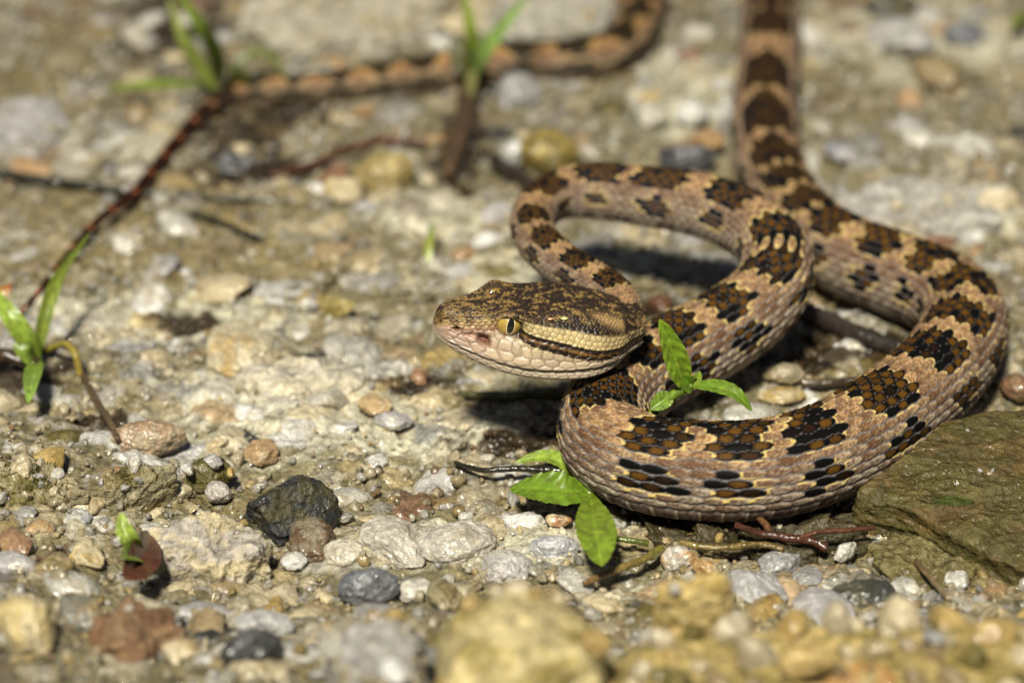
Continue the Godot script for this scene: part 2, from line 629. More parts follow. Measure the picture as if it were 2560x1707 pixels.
func pick(x: float, z: float) -> int:
	var k := rng.randf()
	var warm := smoothstep(.045, .10, z)
	if k < lerpf(.22, .14, warm): return 1
	if k < lerpf(.40, .30, warm): return 11
	if k < lerpf(.54, .54, warm): return 5
	if k < lerpf(.61, .68, warm): return 6
	if k < lerpf(.70, .73, warm): return 12
	if k < lerpf(.75, .78, warm): return 2
	if k < lerpf(.83, .83, warm): return 0
	if k < .845: return 3
	if k < .915: return 10
	if k < .945: return 7
	if k < .965: return 4
	if k < .99: return 9
	return 8


func make_pebbles() -> void:
	var shapes := pebble_meshes()
	var n := 0
	var tries := 0
	while n < 300 and tries < 9000:
		tries += 1
		var z := rng.randf_range(-.19, .128) if n % 2 == 0 else rng.randf_range(.02, .135)
		var half := .103 * (1.0 - z * .75)
		var x := rng.randf_range(-half, half)
		var d := rng.randf_range(.0045, .0125) * (1.0 if rng.randf() < .8 else 1.4)
		if not is_free(x, z, d * .5) or (rng.randf() < .65 and patch(WASHED, x, z) > .1): continue
		kept.append(Vector3(x, z, d * .36))
		var o := put("pebble", shapes[rng.randi() % shapes.size()], mats["pebble%d" % pick(x, z)], ground)
		var flat := rng.randf_range(.5, 1.0)
		o.transform = Transform3D(Basis.from_euler(Vector3(rng.randf_range(-.3, .3), rng.randf() * TAU, rng.randf_range(-.3, .3))).scaled_local(Vector3(1, flat, rng.randf_range(.75, 1.1)) * d / .010), Vector3(x, gh(x, z) + d * flat * rng.randf_range(-.24, .04), z))
		n += 1


func make_gravel() -> void:
	var shapes := pebble_meshes()
	var cols := [WHITE, PALE, GREY, BLUE, DARK, CREAM, OCHRE, ORANGE, RUST, OLIVE, TAN, BEIGE, LILAC]
	var root := Node3D.new()
	root.name = "gravel"
	add_child(root)
	tag(root, "loose fine gravel and grit strewn over the cemented ground", "gravel", "", "stuff")
	for s in 6:
		var mm := MultiMesh.new()
		mm.transform_format = MultiMesh.TRANSFORM_3D
		mm.use_colors = true
		mm.mesh = stone_mesh(500 + s, [1.0, .7, 1.0, .5, .9, .8][s], 2, Vector3(1, .75, .85) * .010, Color(1, 1, 1), Color(.75, .7, .6), 0.0, 1.0)
		mm.instance_count = 1700
		for i in mm.instance_count:
			var z := rng.randf_range(-.26, .16)
			var x := rng.randf_range(-.15, .15)
			var spot := nz.get_noise_2d(x * 26.0, z * 26.0 + 40.0)
			var d := rng.randf_range(.0008, .0022) + .0022 * pow(rng.randf(), 4)
			if spot < -.05 or patch(WASHED, x, z) > .15: d *= .55
			var b := Basis.from_euler(Vector3(rng.randf() * TAU, rng.randf() * TAU, rng.randf() * TAU)).scaled_local(Vector3.ONE * d / .010)
			mm.set_instance_transform(i, Transform3D(b, Vector3(x, gh(x, z) + .0005 + d * rng.randf_range(-.1, .25), z)))
			mm.set_instance_color(i, BEIGE.lerp(cols[pick(x, z)], rng.randf_range(.5, 1.0)) * rng.randf_range(.8, 1.05) * Color(1, 1, 1).lerp(Color(.25, .19, .13), clampf(patch(DIRT, x, z) * 1.4, 0, 1)) * lerpf(.75, 1.1, clampf(patch(WASHED, x, z) + .4, 0, 1)))
		var o := MultiMeshInstance3D.new()
		o.name = "gravel"
		o.multimesh = mm
		o.material_override = mats["stone"]
		o.set_meta("kind", "stuff")
		root.add_child(o, true)


# ------------------------------------------------------------------ stones placed one by one
func rock(called: String, label: String, at: Vector3, size: Vector3, angular: float, base: Color, stain: Color, yaw := 0.0, moss := 0.0, level := 4, cat := "stone", tilt := 0.0) -> MeshInstance3D:
	var o := put(called, stone_mesh(used.size() * 31 + used.get(called, 0) * 7 + 5, angular, level, size, base, stain, moss), mats["stone"], self, at - Vector3(0, size.y * .09, 0))
	o.rotation = Vector3(tilt, yaw, tilt * .5)
	kept.append(Vector3(at.x, at.z, maxf(size.x, size.z) * .42))
	tag(o, label, cat)
	return o


func slab(called: String, label: String, outline: Array, back: float, front: float, edge: float, base: Color, stain: Color, rough := 1.0, cat := "rock", strata := 0.0) -> MeshInstance3D:
	var s := slab_mesh(outline, back, front, edge, used.size(), base, stain, rough, strata)
	var o := put(called, s[0], mats["rough"], self, s[1])
	tag(o, label, cat)
	return o


## half sunk stones all over a rock: parts of that rock
func encrust(o: MeshInstance3D, n: int, lo: float, hi: float, seed_: int, tones := []) -> void:
	var r := RandomNumberGenerator.new()
	r.seed = seed_
	var shapes := pebble_meshes()
	var arr := o.mesh.surface_get_arrays(0)
	var v: PackedVector3Array = arr[Mesh.ARRAY_VERTEX]
	var nm: PackedVector3Array = arr[Mesh.ARRAY_NORMAL]
	var put_at := []
	for t in n * 12:
		if put_at.size() >= n: break
		var i := r.randi_range(220 * 6, 220 * 52)
		var d := lerpf(lo, hi, pow(r.randf(), 1.6))
		if put_at.any(func(q): return q[0].distance_to(v[i]) < (q[1] + d) * .42): continue
		put_at.append([v[i], d])
		var tone: int = tones[r.randi() % tones.size()] if tones else pick(o.position.x + v[i].x, o.position.z + v[i].z)
		var e := put("pebble", shapes[r.randi() % shapes.size()], mats["pebble%d" % tone], o)
		e.transform = Transform3D(Basis.from_euler(Vector3(r.randf() * TAU, r.randf() * TAU, r.randf() * TAU)).scaled_local(Vector3.ONE * d / .010), v[i] - nm[i] * d * .08)


## a fuzz of moss where a slow noise lets it grow: one part of that rock
func mossy(o: MeshInstance3D, count: int, seed_: int, min_x := -1.0) -> void:
	var r := RandomNumberGenerator.new()
	r.seed = seed_
	var arr := o.mesh.surface_get_arrays(0)
	var v: PackedVector3Array = arr[Mesh.ARRAY_VERTEX]
	var nm: PackedVector3Array = arr[Mesh.ARRAY_NORMAL]
	var mm := MultiMesh.new()
	mm.transform_format = MultiMesh.TRANSFORM_3D
	mm.use_colors = true
	var cone := CylinderMesh.new()
	cone.top_radius = 0.00001
	cone.bottom_radius = .00009
	cone.height = .0009
	cone.radial_segments = 5
	cone.rings = 1
	mm.mesh = cone
	var all := []
	for t in count * 8:
		if all.size() >= count: break
		var i := r.randi_range(0, v.size() - 1)
		if v[i].x < min_x: continue
		if nz.get_noise_3dv(v[i] * 240.0) < .02: continue
		var up := (nm[i] + Vector3(r.randfn(), r.randfn(), r.randfn()) * .35).normalized()
		var sd := up.cross(Vector3(r.randfn(), r.randfn(), r.randfn())).normalized()
		all.append([Transform3D(Basis(sd, up, sd.cross(up)) * r.randf_range(.5, 1.2), v[i] + Vector3(r.randfn(), r.randfn() * .3, r.randfn()) * .0002), Color(.13, .125, .022).lerp(Color(.06, .05, .012), r.randf())])
	mm.instance_count = all.size()
	for i in all.size():
		mm.set_instance_transform(i, all[i][0])
		mm.set_instance_color(i, all[i][1])
	var e := MultiMeshInstance3D.new()
	e.name = "moss"
	e.multimesh = mm
	e.material_override = mats["rough"]
	e.set_meta("kind", "stuff")
	o.add_child(e, true)


func make_big_stones() -> void:
	var o: MeshInstance3D
	var green := slab("mossy_slab", "large wet olive green slab leaning against the snake at the right edge", [Vector3(0.06166, 0.00100, 0.07211), Vector3(0.06368, 0.00500, 0.06246), Vector3(0.06923, 0.00800, 0.05887), Vector3(0.07682, 0.00900, 0.05154), Vector3(0.08992, 0.01000, 0.04659), Vector3(0.10343, 0.01000, 0.04574), Vector3(0.10119, 0.00200, 0.08298), Vector3(0.08910, 0.00079, 0.09350), Vector3(0.08150, 0.00010, 0.08725), Vector3(0.07193, 0.00000, 0.07734)], .0115, .004, 8.0, Color(.10, .084, .030), Color(.125, .085, .032), .6, "rock", 1.0)
	encrust(green, 16, .0004, .0012, 71)
	mossy(green, 260, 72)
	put("moss_patch", stone_mesh(71, .2, 3, Vector3(.0075, .0006, .0035), Color(.055, .07, .014), Color(.09, .085, .022)), mats["rough"], green, Vector3(0.07877, 0.00650, 0.07538) - green.position)
	slab("olive_shelf", "low olive shelf of rock below the big green slab", [Vector3(0.06314, 0.00000, 0.07962), Vector3(0.07238, 0.00000, 0.07350), Vector3(0.08303, 0.00010, 0.08725), Vector3(0.07565, 0.00132, 0.09654), Vector3(0.06709, 0.00064, 0.09254)], .003, .002, 5.0, Color(.15, .125, .05), Color(.24, .20, .10), 1.2)
	o = slab("mossy_ledge", "mossy cream ledge of rock running in from the left edge", [Vector3(-0.09681, 0.01400, 0.06647), Vector3(-0.08815, 0.01397, 0.06673), Vector3(-0.08176, 0.01245, 0.06851), Vector3(-0.07677, 0.01072, 0.07180), Vector3(-0.07590, 0.00757, 0.07413), Vector3(-0.08203, 0.00648, 0.07535), Vector3(-0.09584, 0.00700, 0.07625)], .0075, .004, 4.0, Color(.33, .28, .17), Color(.15, .125, .04), 1.5)
	encrust(o, 14, 0.002, 0.006, 762)
	mossy(o, 900, 763)
	o = slab("angular_ledge", "angular grey and olive ledge right of the mossy ledge", [Vector3(-0.07973, 0.00918, 0.07381), Vector3(-0.07331, 0.00911, 0.06895), Vector3(-0.06118, 0.00695, 0.06592), Vector3(-0.06053, 0.00386, 0.06606), Vector3(-0.06635, 0.00282, 0.07135), Vector3(-0.07633, 0.00465, 0.07217)], .0065, .004, 5.0, Color(.30, .26, .16), Color(.19, .15, .06), 1.4)
	encrust(o, 8, 0.002, 0.005, 765)
	mossy(o, 350, 766)
	o = slab("ridged_cream_rock", "broad cream rock with a grey ridged face below the slate lump", [Vector3(-0.06361, 0.00436, 0.08545), Vector3(-0.05807, 0.00753, 0.08177), Vector3(-0.04712, 0.00800, 0.08410), Vector3(-0.04278, 0.00608, 0.08685), Vector3(-0.04185, 0.00246, 0.09115), Vector3(-0.05103, 0.00114, 0.09552), Vector3(-0.06111, 0.00160, 0.09266)], .011, .007, 4.0, Color(.53, .45, .28), Color(.42, .38, .33), 1.4)
	encrust(o, 8, 0.001, 0.003, 768)
	o = slab("ochre_boulder", "large blurred ochre boulder in the front centre", [Vector3(-0.01181, 0.02300, 0.15098), Vector3(-0.00644, 0.02896, 0.14790), Vector3(0.00027, 0.03289, 0.14664), Vector3(0.00698, 0.03285, 0.14592), Vector3(0.01064, 0.02899, 0.14921), Vector3(0.01429, 0.02300, 0.15343), Vector3(0.01462, 0.02200, 0.16621), Vector3(0.00026, 0.02200, 0.17309), Vector3(-0.01148, 0.02200, 0.16621)], .0205, .019, 3.2, Color(.55, .455, .235), Color(.30, .235, .075), .36)
	encrust(o, 7, 0.003, 0.008, 770, [5, 6, 11])
	o = slab("yellow_block", "blocky bright yellow rock right of the ochre boulder", [Vector3(0.02126, 0.02670, 0.14428), Vector3(0.02319, 0.02979, 0.14516), Vector3(0.03274, 0.03053, 0.14278), Vector3(0.03497, 0.02547, 0.14232), Vector3(0.03286, 0.02180, 0.14537), Vector3(0.02200, 0.02180, 0.14537)], .021, .019, 5.0, Color(.62, .48, .21), Color(.50, .36, .12), .6)
	encrust(o, 8, 0.002, 0.005, 772)
	o = slab("yellow_bank", "long yellow and olive bank of cemented stones in the front right", [Vector3(0.01514, 0.02292, 0.14713), Vector3(0.02057, 0.02386, 0.14609), Vector3(0.03691, 0.02470, 0.14427), Vector3(0.05108, 0.02477, 0.14501), Vector3(0.06422, 0.02642, 0.14191), Vector3(0.08436, 0.02662, 0.14351), Vector3(0.08654, 0.02200, 0.17309), Vector3(0.01442, 0.02200, 0.17309)], .0135, .013, 4.0, Color(.50, .38, .15), Color(.25, .20, .06), .8)
	encrust(o, 130, 0.004, 0.011, 774, [5, 5, 6, 6, 11, 11, 10, 9])
	mossy(o, 400, 775)
	o = slab("grey_boulder", "blurred rounded grey boulder left of the ochre boulder", [Vector3(-0.02934, 0.02166, 0.14389), Vector3(-0.02550, 0.02566, 0.14389), Vector3(-0.01666, 0.02670, 0.14428), Vector3(-0.01292, 0.02386, 0.14609), Vector3(-0.01148, 0.02200, 0.16621), Vector3(-0.02702, 0.02200, 0.16853)], .0155, .014, 3.0, Color(.36, .345, .32), Color(.30, .25, .16), .8)
	encrust(o, 16, 0.0015, 0.006, 777)
	o = slab("rusty_flat_stone", "flat rusty brown stone blurred in the bottom left", [Vector3(-0.06753, 0.01583, 0.12950), Vector3(-0.06328, 0.01368, 0.12141), Vector3(-0.05580, 0.01373, 0.12484), Vector3(-0.05302, 0.01258, 0.13221), Vector3(-0.05858, 0.01352, 0.13879), Vector3(-0.06592, 0.01448, 0.13774)], .005, .005, 4.0, Color(.20, .11, .06), Color(.25, .16, .09), 1.2)
	encrust(o, 5, 0.001, 0.003, 779)
	o = slab("grey_flagstone", "flat pale grey stone beyond the tail at the top centre", [Vector3(-0.00492, 0.00182, -0.15530), Vector3(-0.00291, 0.00200, -0.19426), Vector3(0.01842, 0.00200, -0.19744), Vector3(0.02673, 0.00200, -0.17563), Vector3(0.02301, 0.00191, -0.15946), Vector3(0.00897, 0.00177, -0.15312)], .005, .006, 4.0, Color(.40, .375, .32), Color(.30, .27, .21), 1.6)
	encrust(o, 12, 0.002, 0.006, 781)
	o = slab("pale_flagstone", "broad pale stone beyond the tail left of the centre grass", [Vector3(-0.06702, 0.00200, -0.16959), Vector3(-0.06020, 0.00200, -0.19744), Vector3(-0.03111, 0.00200, -0.20065), Vector3(-0.01832, 0.00200, -0.18175), Vector3(-0.01893, 0.00191, -0.15946), Vector3(-0.04011, 0.00176, -0.15258), Vector3(-0.05709, 0.00172, -0.15123)], .006, .006, 4.0, Color(.42, .385, .31), Color(.33, .28, .18), 1.6)
	encrust(o, 12, 0.002, 0.006, 783)
	slab("lilac_flagstone", "lilac grey flat stone near the left edge of the far ground", [Vector3(-0.12511, 0.00070, -0.12191), Vector3(-0.11567, 0.00093, -0.12808), Vector3(-0.10556, 0.00070, -0.12191), Vector3(-0.10277, 0.00009, -0.10000), Vector3(-0.11007, 0.00000, -0.08777), Vector3(-0.12069, 0.00001, -0.09268)], .004, .005, 3.0, Color(.37, .355, .35), Color(.30, .26, .18), 1.2)
	slab("washed_rock", "smooth washed cream rock in front of the pale yellow stone", [Vector3(-0.05597, 0.00000, 0.01804), Vector3(-0.04802, 0.00000, 0.00970), Vector3(-0.03598, 0.00000, 0.00876), Vector3(-0.02703, 0.00000, 0.01620), Vector3(-0.03186, 0.00000, 0.02259), Vector3(-0.04699, 0.00000, 0.02439)], .0035, .003, 3.0, Color(.56, .50, .37), Color(.50, .46, .39), .9)
	o = slab("dark_mud", "dark wet mud packed under the front coil", [Vector3(0.01940, 0.00000, 0.06410), Vector3(0.03061, 0.00000, 0.06251), Vector3(0.04803, 0.00000, 0.06410), Vector3(0.06187, 0.00000, 0.06884), Vector3(0.06469, 0.00000, 0.07962), Vector3(0.05392, 0.00010, 0.08725), Vector3(0.04049, -0.00000, 0.08188), Vector3(0.02671, 0.00000, 0.07886), Vector3(0.01995, 0.00000, 0.07196)], .003, .0028, 3.0, Color(.045, .036, .016), Color(.10, .082, .05), 2.2, "mud")
	encrust(o, 12, 0.001, 0.003, 787)
	mossy(o, 700, 788)
	o = slab("grey_rock_behind", "wide wet grey rock lying behind the right coil", [Vector3(0.06946, 0.00000, -0.06635), Vector3(0.08612, 0.00000, -0.07811), Vector3(0.10882, 0.00000, -0.07336), Vector3(0.10528, 0.00000, -0.05495), Vector3(0.08706, 0.00000, -0.05271), Vector3(0.07409, 0.00000, -0.05495)], .004, .004, 3.0, Color(.43, .41, .37), Color(.36, .33, .28), 1.4)
	encrust(o, 14, 0.002, 0.005, 790)


func encrust_clod(clod: MeshInstance3D) -> void:
	var shapes := pebble_meshes()
	for k in [[Vector3(-.0042, .0026, .0012), .0034, 0], [Vector3(.0004, .0034, .0010), .0046, 12], [Vector3(.0016, .0042, -.0006), .0030, 5], [Vector3(.0036, .0012, .0024), .0028, 6]]:
		var e := put("crystal", shapes[k[2] % shapes.size()], mats["pebble%d" % k[2]], clod)
		e.transform = Transform3D(Basis.from_euler(Vector3(k[1] * 900, k[1] * 500, 0)).scaled_local(Vector3.ONE * k[1] / .010), k[0])


func make_stones() -> void:
	var lump := rock("slate_lump", "black slate lump with fine streaks and mossy right side", Vector3(-0.04131, 0.00310, 0.07261), Vector3(0.02152, 0.01549, 0.01183), 1.0, Color(.035, .036, .036), Color(.065, .06, .045), .3, .35, 5)
	rock("brown_stone", "glossy brown stone against the right foot of the slate lump", Vector3(-0.03574, 0.00136, 0.07919), Vector3(0.00853, 0.00682, 0.01318), .6, Color(.15, .10, .055), Color(.24, .20, .14), .2, 0.0, 5)
	lump.material_override = mats["rough"]
	mossy(lump, 260, 5, .005)
	rock("white_pebble", "small white pebble in front of the slate lump", Vector3(-0.03847, 0.00044, 0.08560), Vector3(0.00507, 0.00279, 0.00453), .2, WHITE, PALE, .4)
	rock("cream_stone", "rough cream stone right of the glossy brown stone", Vector3(-0.02970, 0.00090, 0.08414), Vector3(0.00754, 0.00603, 0.00791), .6, Color(.55, .50, .39), PALE, .7, 0.0, 5)
	rock("grey_pebble", "smooth blue grey pebble with pale veins below the slate lump", Vector3(-0.02470, 0.00461, 0.10075), Vector3(0.01089, 0.00675, 0.00599), .05, Color(.14, .145, .155), Color(.22, .225, .235), .15, 0.0, 5, "pebble")
	rock("chalky_stone", "chalky white stone right of the blue grey pebble", Vector3(-0.01659, 0.00215, 0.09817), Vector3(0.00616, 0.00493, 0.00637), .7, Color(.60, .56, .48), PALE, .9)
	rock("faceted_stone", "faceted olive brown stone right of the chalky white one", Vector3(-0.01131, 0.00531, 0.10584), Vector3(0.00606, 0.00576, 0.00970), 1.0, Color(.34, .29, .17), Color(.17, .13, .06), .4, .1)
	rock("pale_rock", "tall pale rock with a creased front above the chalky stone", Vector3(-0.02094, 0.00139, 0.08120), Vector3(0.01159, 0.00695, 0.01849), .8, Color(.54, .50, .42), Color(.48, .43, .35), .5, 0.0, 5)
	rock("broad_pale_rock", "broad pale rock left of the hanging green leaf", Vector3(-0.00974, 0.00143, 0.08081), Vector3(0.01430, 0.00715, 0.01241), .7, Color(.54, .50, .43), Color(.47, .42, .33), .2, .1, 5)
	rock("lilac_rock", "lilac grey rock below the broad pale rock", Vector3(-0.00122, 0.00104, 0.08880), Vector3(0.00916, 0.00550, 0.01061), .8, Color(.47, .44, .42), PALE, 1.2, 0.0, 5)
	rock("wet_grey_stone", "wet rounded grey stone beside the hanging green leaf", Vector3(0.00741, 0.00098, 0.08201), Vector3(0.00888, 0.00488, 0.00584), .2, Color(.42, .42, .43), PALE, .1, 0.0, 5)
	rock("notched_stone", "pale stone with a notch just below the wet grey stone", Vector3(0.01128, 0.00111, 0.09404), Vector3(0.00605, 0.00242, 0.00969), .5, Color(.55, .52, .46), PALE, .5)
	rock("quartz_stone", "cream and rust stained quartz stone under the muddy roots", Vector3(0.02959, 0.00111, 0.08626), Vector3(0.00705, 0.00529, 0.00565), .4, Color(.60, .55, .47), Color(.48, .30, .13), .2, 0.0, 5)
	rock("orange_pebble", "orange pebble touching the stained quartz stone", Vector3(0.03407, 0.00087, 0.08853), Vector3(0.00428, 0.00342, 0.00507), .4, Color(.50, .31, .13), CREAM, .8)
	rock("split_grey_stone", "split pale grey stone behind the yellow block", Vector3(0.04194, 0.00284, 0.09828), Vector3(0.00960, 0.00576, 0.01294), 1.0, Color(.42, .41, .40), Color(.36, .35, .34), .5, 0.0, 5)
	rock("glassy_grey_stone", "smooth glassy grey stone above the split grey stone", Vector3(0.04700, 0.00094, 0.08716), Vector3(0.00842, 0.00421, 0.00523), .5, Color(.30, .30, .295), GREY, .3)
	rock("wedge_stone", "grey wedge of stone between the split stone and the black one", Vector3(0.05110, 0.00130, 0.09289), Vector3(0.00606, 0.00303, 0.00806), 1.0, Color(.33, .325, .31), GREY, -.4)
	rock("white_quartz", "bright white quartz lump at the end of the red roots", Vector3(0.05886, 0.00154, 0.08460), Vector3(0.00569, 0.00512, 0.00313), .8, WHITE, Color(.62, .58, .48), .6, 0.0, 5)
	rock("black_stone", "dark grey green stone in front of the olive shelf", Vector3(0.06022, 0.00392, 0.10246), Vector3(0.01131, 0.00622, 0.00828), .5, Color(.055, .056, .05), Color(.10, .095, .065), .2, .1, 5)
	rock("tan_stone", "tan stone left of the dark grey green stone", Vector3(0.05275, 0.00351, 0.10292), Vector3(0.00446, 0.00357, 0.00714), .6, CREAM, TAN, .3)
	rock("rust_pebble", "rust orange pebble stuck on the right side of the green slab", Vector3(0.08806, 0.00396, 0.07794), Vector3(0.00341, 0.00239, 0.00546), .5, Color(.36, .17, .07), RUST, .5)
	rock("pale_chip", "pale chip of stone at the right below the green slab", Vector3(0.07755, 0.00125, 0.09353), Vector3(0.00606, 0.00303, 0.00430), .8, PALE, WHITE, .2)
	rock("cream_chip", "cream chip between the dark stone and the front bank", Vector3(0.06809, 0.00177, 0.09655), Vector3(0.00497, 0.00298, 0.00634), .8, PALE, CREAM, .9)
	rock("yellow_boulder", "yellow boulder with a pale top at the lower left edge", Vector3(-0.07746, 0.01828, 0.13407), Vector3(0.01043, 0.00834, 0.01384), .8, Color(.58, .46, .22), CREAM, .4, .1, 5)
	rock("grey_green_stone", "blurred grey green stone right of the yellow boulder", Vector3(-0.07124, 0.01233, 0.12126), Vector3(0.00715, 0.00501, 0.01144), .6, Color(.22, .21, .17), TAN, .7)
	rock("black_boulder", "dark blurred boulder at the bottom left of centre", Vector3(-0.04133, 0.01497, 0.13723), Vector3(0.01040, 0.00780, 0.00692), .6, Color(.05, .052, .052), Color(.10, .10, .095), .4, 0.0, 5)
	rock("grey_shard", "pale grey shard above the dark blurred boulder", Vector3(-0.04096, 0.00965, 0.12101), Vector3(0.01076, 0.00459, 0.00592), .9, Color(.42, .41, .40), PALE, -.3)
	rock("russet_stone", "russet stone beside the tan stone at the left edge", Vector3(-0.08663, 0.00571, 0.08817), Vector3(0.00579, 0.00434, 0.00926), .5, Color(.28, .17, .10), ORANGE, .5)
	rock("peach_stone", "peach coloured stone right of the russet stone", Vector3(-0.08322, 0.00527, 0.08323), Vector3(0.00583, 0.00438, 0.00399), .6, Color(.46, .29, .14), CREAM, .8)
	rock("ringed_stone", "oval pale blue stone with a dark centre on the left", Vector3(-0.07761, 0.00439, 0.07761), Vector3(0.00527, 0.00264, 0.00591), .1, Color(.42, .43, .44), PALE, 0)
	rock("ochre_lump", "ochre lump of stone at the left edge above the russet stone", Vector3(-0.09095, 0.00563, 0.06517), Vector3(0.00522, 0.00417, 0.00648), .6, OCHRE, CREAM, .4)
	rock("grey_lump", "pale grey rounded stone just under the ochre lump", Vector3(-0.08918, 0.00567, 0.07362), Vector3(0.00561, 0.00449, 0.00309), .5, PALE, LILAC, .4)
	rock("cream_block", "cream block of stone left of the small green sprout", Vector3(-0.07368, 0.00441, 0.09072), Vector3(0.00683, 0.00546, 0.01055), .9, CREAM, OCHRE, .4, .1)
	rock("olive_block", "olive grey block left of the cream block", Vector3(-0.07871, 0.00635, 0.09759), Vector3(0.00749, 0.00524, 0.00826), .7, TAN, OLIVE, .6, .2)
	var clod := rock("moss_clod", "crumbly moss clod with pale crystals behind the slate lump", Vector3(-0.05580, 0.00231, 0.05768), Vector3(0.00962, 0.00673, 0.00529), .6, Color(.16, .135, .05), Color(.26, .23, .15), .3, .7, 5, "clod")
	mossy(clod, 700, 6)
	encrust_clod(clod)
	rock("shell_stone", "pale curled stone left of the slate lump", Vector3(-0.05380, 0.00131, 0.06288), Vector3(0.00493, 0.00395, 0.00603), .3, Color(.47, .42, .38), PALE, .3)
	rock("rust_stone", "broad rust red stone behind the mossy ledges", Vector3(-0.06847, 0.00303, 0.04518), Vector3(0.01471, 0.00662, 0.00809), .4, Color(.35, .24, .15), Color(.42, .34, .23), .1, 0.0, 5)
	rock("orange_stone", "orange and cream stone behind the slate lump", Vector3(-0.04677, 0.00091, 0.04692), Vector3(0.00702, 0.00456, 0.00664), .5, Color(.42, .28, .15), CREAM, .5)
	rock("red_pebble", "small red pebble left of the snake's chin", Vector3(-0.01832, 0.00040, 0.01548), Vector3(0.00377, 0.00264, 0.00549), .4, Color(.30, .16, .09), ORANGE, .3)
	rock("pale_yellow_stone", "large pale yellow stone left of the snake's snout", Vector3(-0.05481, 0.00172, 0.00491), Vector3(0.01563, 0.00860, 0.02080), .5, Color(.54, .47, .32), Color(.50, .36, .17), .4, 0.0, 5)
	rock("olive_cube", "olive yellow cube of stone left of the snake's head", Vector3(-0.03667, 0.00162, -0.01391), Vector3(0.00928, 0.00650, 0.00510), .9, Color(.40, .32, .12), Color(.25, .19, .05), .1, .15)
	rock("tan_wedge", "tan orange wedge of stone below the snake's chin", Vector3(-0.02655, 0.00058, 0.02815), Vector3(0.00773, 0.00386, 0.00910), .7, Color(.49, .35, .18), CREAM, .3)
	rock("lilac_sliver", "lilac sliver of stone right of the tan orange wedge", Vector3(-0.02258, 0.00048, 0.03361), Vector3(0.00800, 0.00320, 0.00564), .5, LILAC, PALE, -.4)
	rock("amber_boulder", "rounded amber boulder behind the neck loop", Vector3(0.00811, 0.00260, -0.09119), Vector3(0.01385, 0.01038, 0.01494), .5, Color(.33, .24, .065), Color(.17, .135, .04), .3, .3, 5)
	rock("white_shard", "upright white shard leaning on the amber boulder", Vector3(0.00010, 0.00198, -0.09136), Vector3(0.00515, 0.00566, 0.00823), .6, Color(.78, .77, .75), WHITE, .3)
	rock("honey_boulder", "rounded honey coloured boulder right of the reddish twig", Vector3(-0.02846, 0.00249, -0.07969), Vector3(0.01423, 0.00996, 0.01078), .3, Color(.40, .31, .13), Color(.27, .20, .07), .2, .15, 5)
	rock("cream_boulder", "small cream boulder left of the honey coloured one", Vector3(-0.03728, 0.00152, -0.07233), Vector3(0.00869, 0.00609, 0.01090), .4, CREAM, OCHRE, .2)
	rock("dark_slate_flake", "dark wet slate flake between the tail and the reddish twig", Vector3(-0.06407, 0.00130, -0.08677), Vector3(0.01280, 0.00433, 0.00704), .8, Color(.04, .04, .044), BLUE, -.25)
	rock("slate_block", "dark slate block behind the neck loop and left of the body", Vector3(0.03889, 0.00185, -0.08919), Vector3(0.01480, 0.00740, 0.00814), .9, Color(.055, .057, .065), BLUE, .1, 0.0, 5)
	rock("orange_wedge", "orange wedge of stone touching the far body", Vector3(0.04487, 0.00183, -0.09897), Vector3(0.00839, 0.00588, 0.00809), 1.0, Color(.42, .25, .11), ORANGE, .5)
	rock("white_cobble", "bright white cobble left of the far body", Vector3(0.04234, 0.00228, -0.11388), Vector3(0.00773, 0.00619, 0.00764), .6, WHITE, PALE, .5)
	rock("long_white_stone", "long upright white stone beside the far body", Vector3(0.05047, 0.00221, -0.13040), Vector3(0.00499, 0.00399, 0.00798), .4, Color(.52, .50, .46), PALE, 0)
	rock("grey_arch_stone", "rounded grey stone under the bend of the tail", Vector3(0.00093, 0.00278, -0.12630), Vector3(0.01198, 0.00959, 0.01280), .3, Color(.30, .29, .285), GREY, .4)
	rock("pale_far_stone", "pale stone left of the white cobble", Vector3(0.03301, 0.00119, -0.11414), Vector3(0.00713, 0.00499, 0.00924), .5, Color(.55, .51, .42), PALE, .4)
	rock("blue_grey_pebble", "oval blue grey pebble right of the far body", Vector3(0.07499, 0.00074, -0.09473), Vector3(0.00597, 0.00358, 0.00955), .1, Color(.28, .28, .30), LILAC, .5)
	rock("lilac_pebble", "lilac pebble beside the neck loop's right end", Vector3(0.06586, 0.00077, -0.07520), Vector3(0.00640, 0.00384, 0.00929), .2, Color(.38, .38, .42), LILAC, .5)
	rock("pale_top_stone", "large pale grey stone right of the far body at the top", Vector3(0.09624, 0.00303, -0.16100), Vector3(0.01830, 0.00732, 0.02177), .5, Color(.40, .385, .35), LILAC, .3, 0.0, 5)
	rock("dark_top_stone", "dark stone at the top edge right of the far body", Vector3(0.09524, 0.00323, -0.18159), Vector3(0.01654, 0.00617, 0.00909), .6, Color(.06, .058, .05), OLIVE, .3)
	rock("slate_top_stone", "blue slate stone near the top right corner", Vector3(0.11201, 0.00311, -0.16226), Vector3(0.00970, 0.00582, 0.01073), .6, Color(.12, .125, .14), BLUE, .5)
	rock("white_right_stone", "white angular stone at the right edge of the far ground", Vector3(0.10552, 0.00111, -0.09637), Vector3(0.00897, 0.00538, 0.01291), .7, Color(.52, .50, .45), PALE, .3)
	rock("cream_right_stone", "cream stone below the white angular stone at the right", Vector3(0.10688, 0.00127, -0.06704), Vector3(0.01055, 0.00633, 0.00633), .5, CREAM, PALE, .3)
	rock("gold_stone", "gold and olive stone behind the gap between far body and right edge", Vector3(0.10220, 0.00261, -0.13911), Vector3(0.01154, 0.00635, 0.01666), .4, TAN, OLIVE, .4)
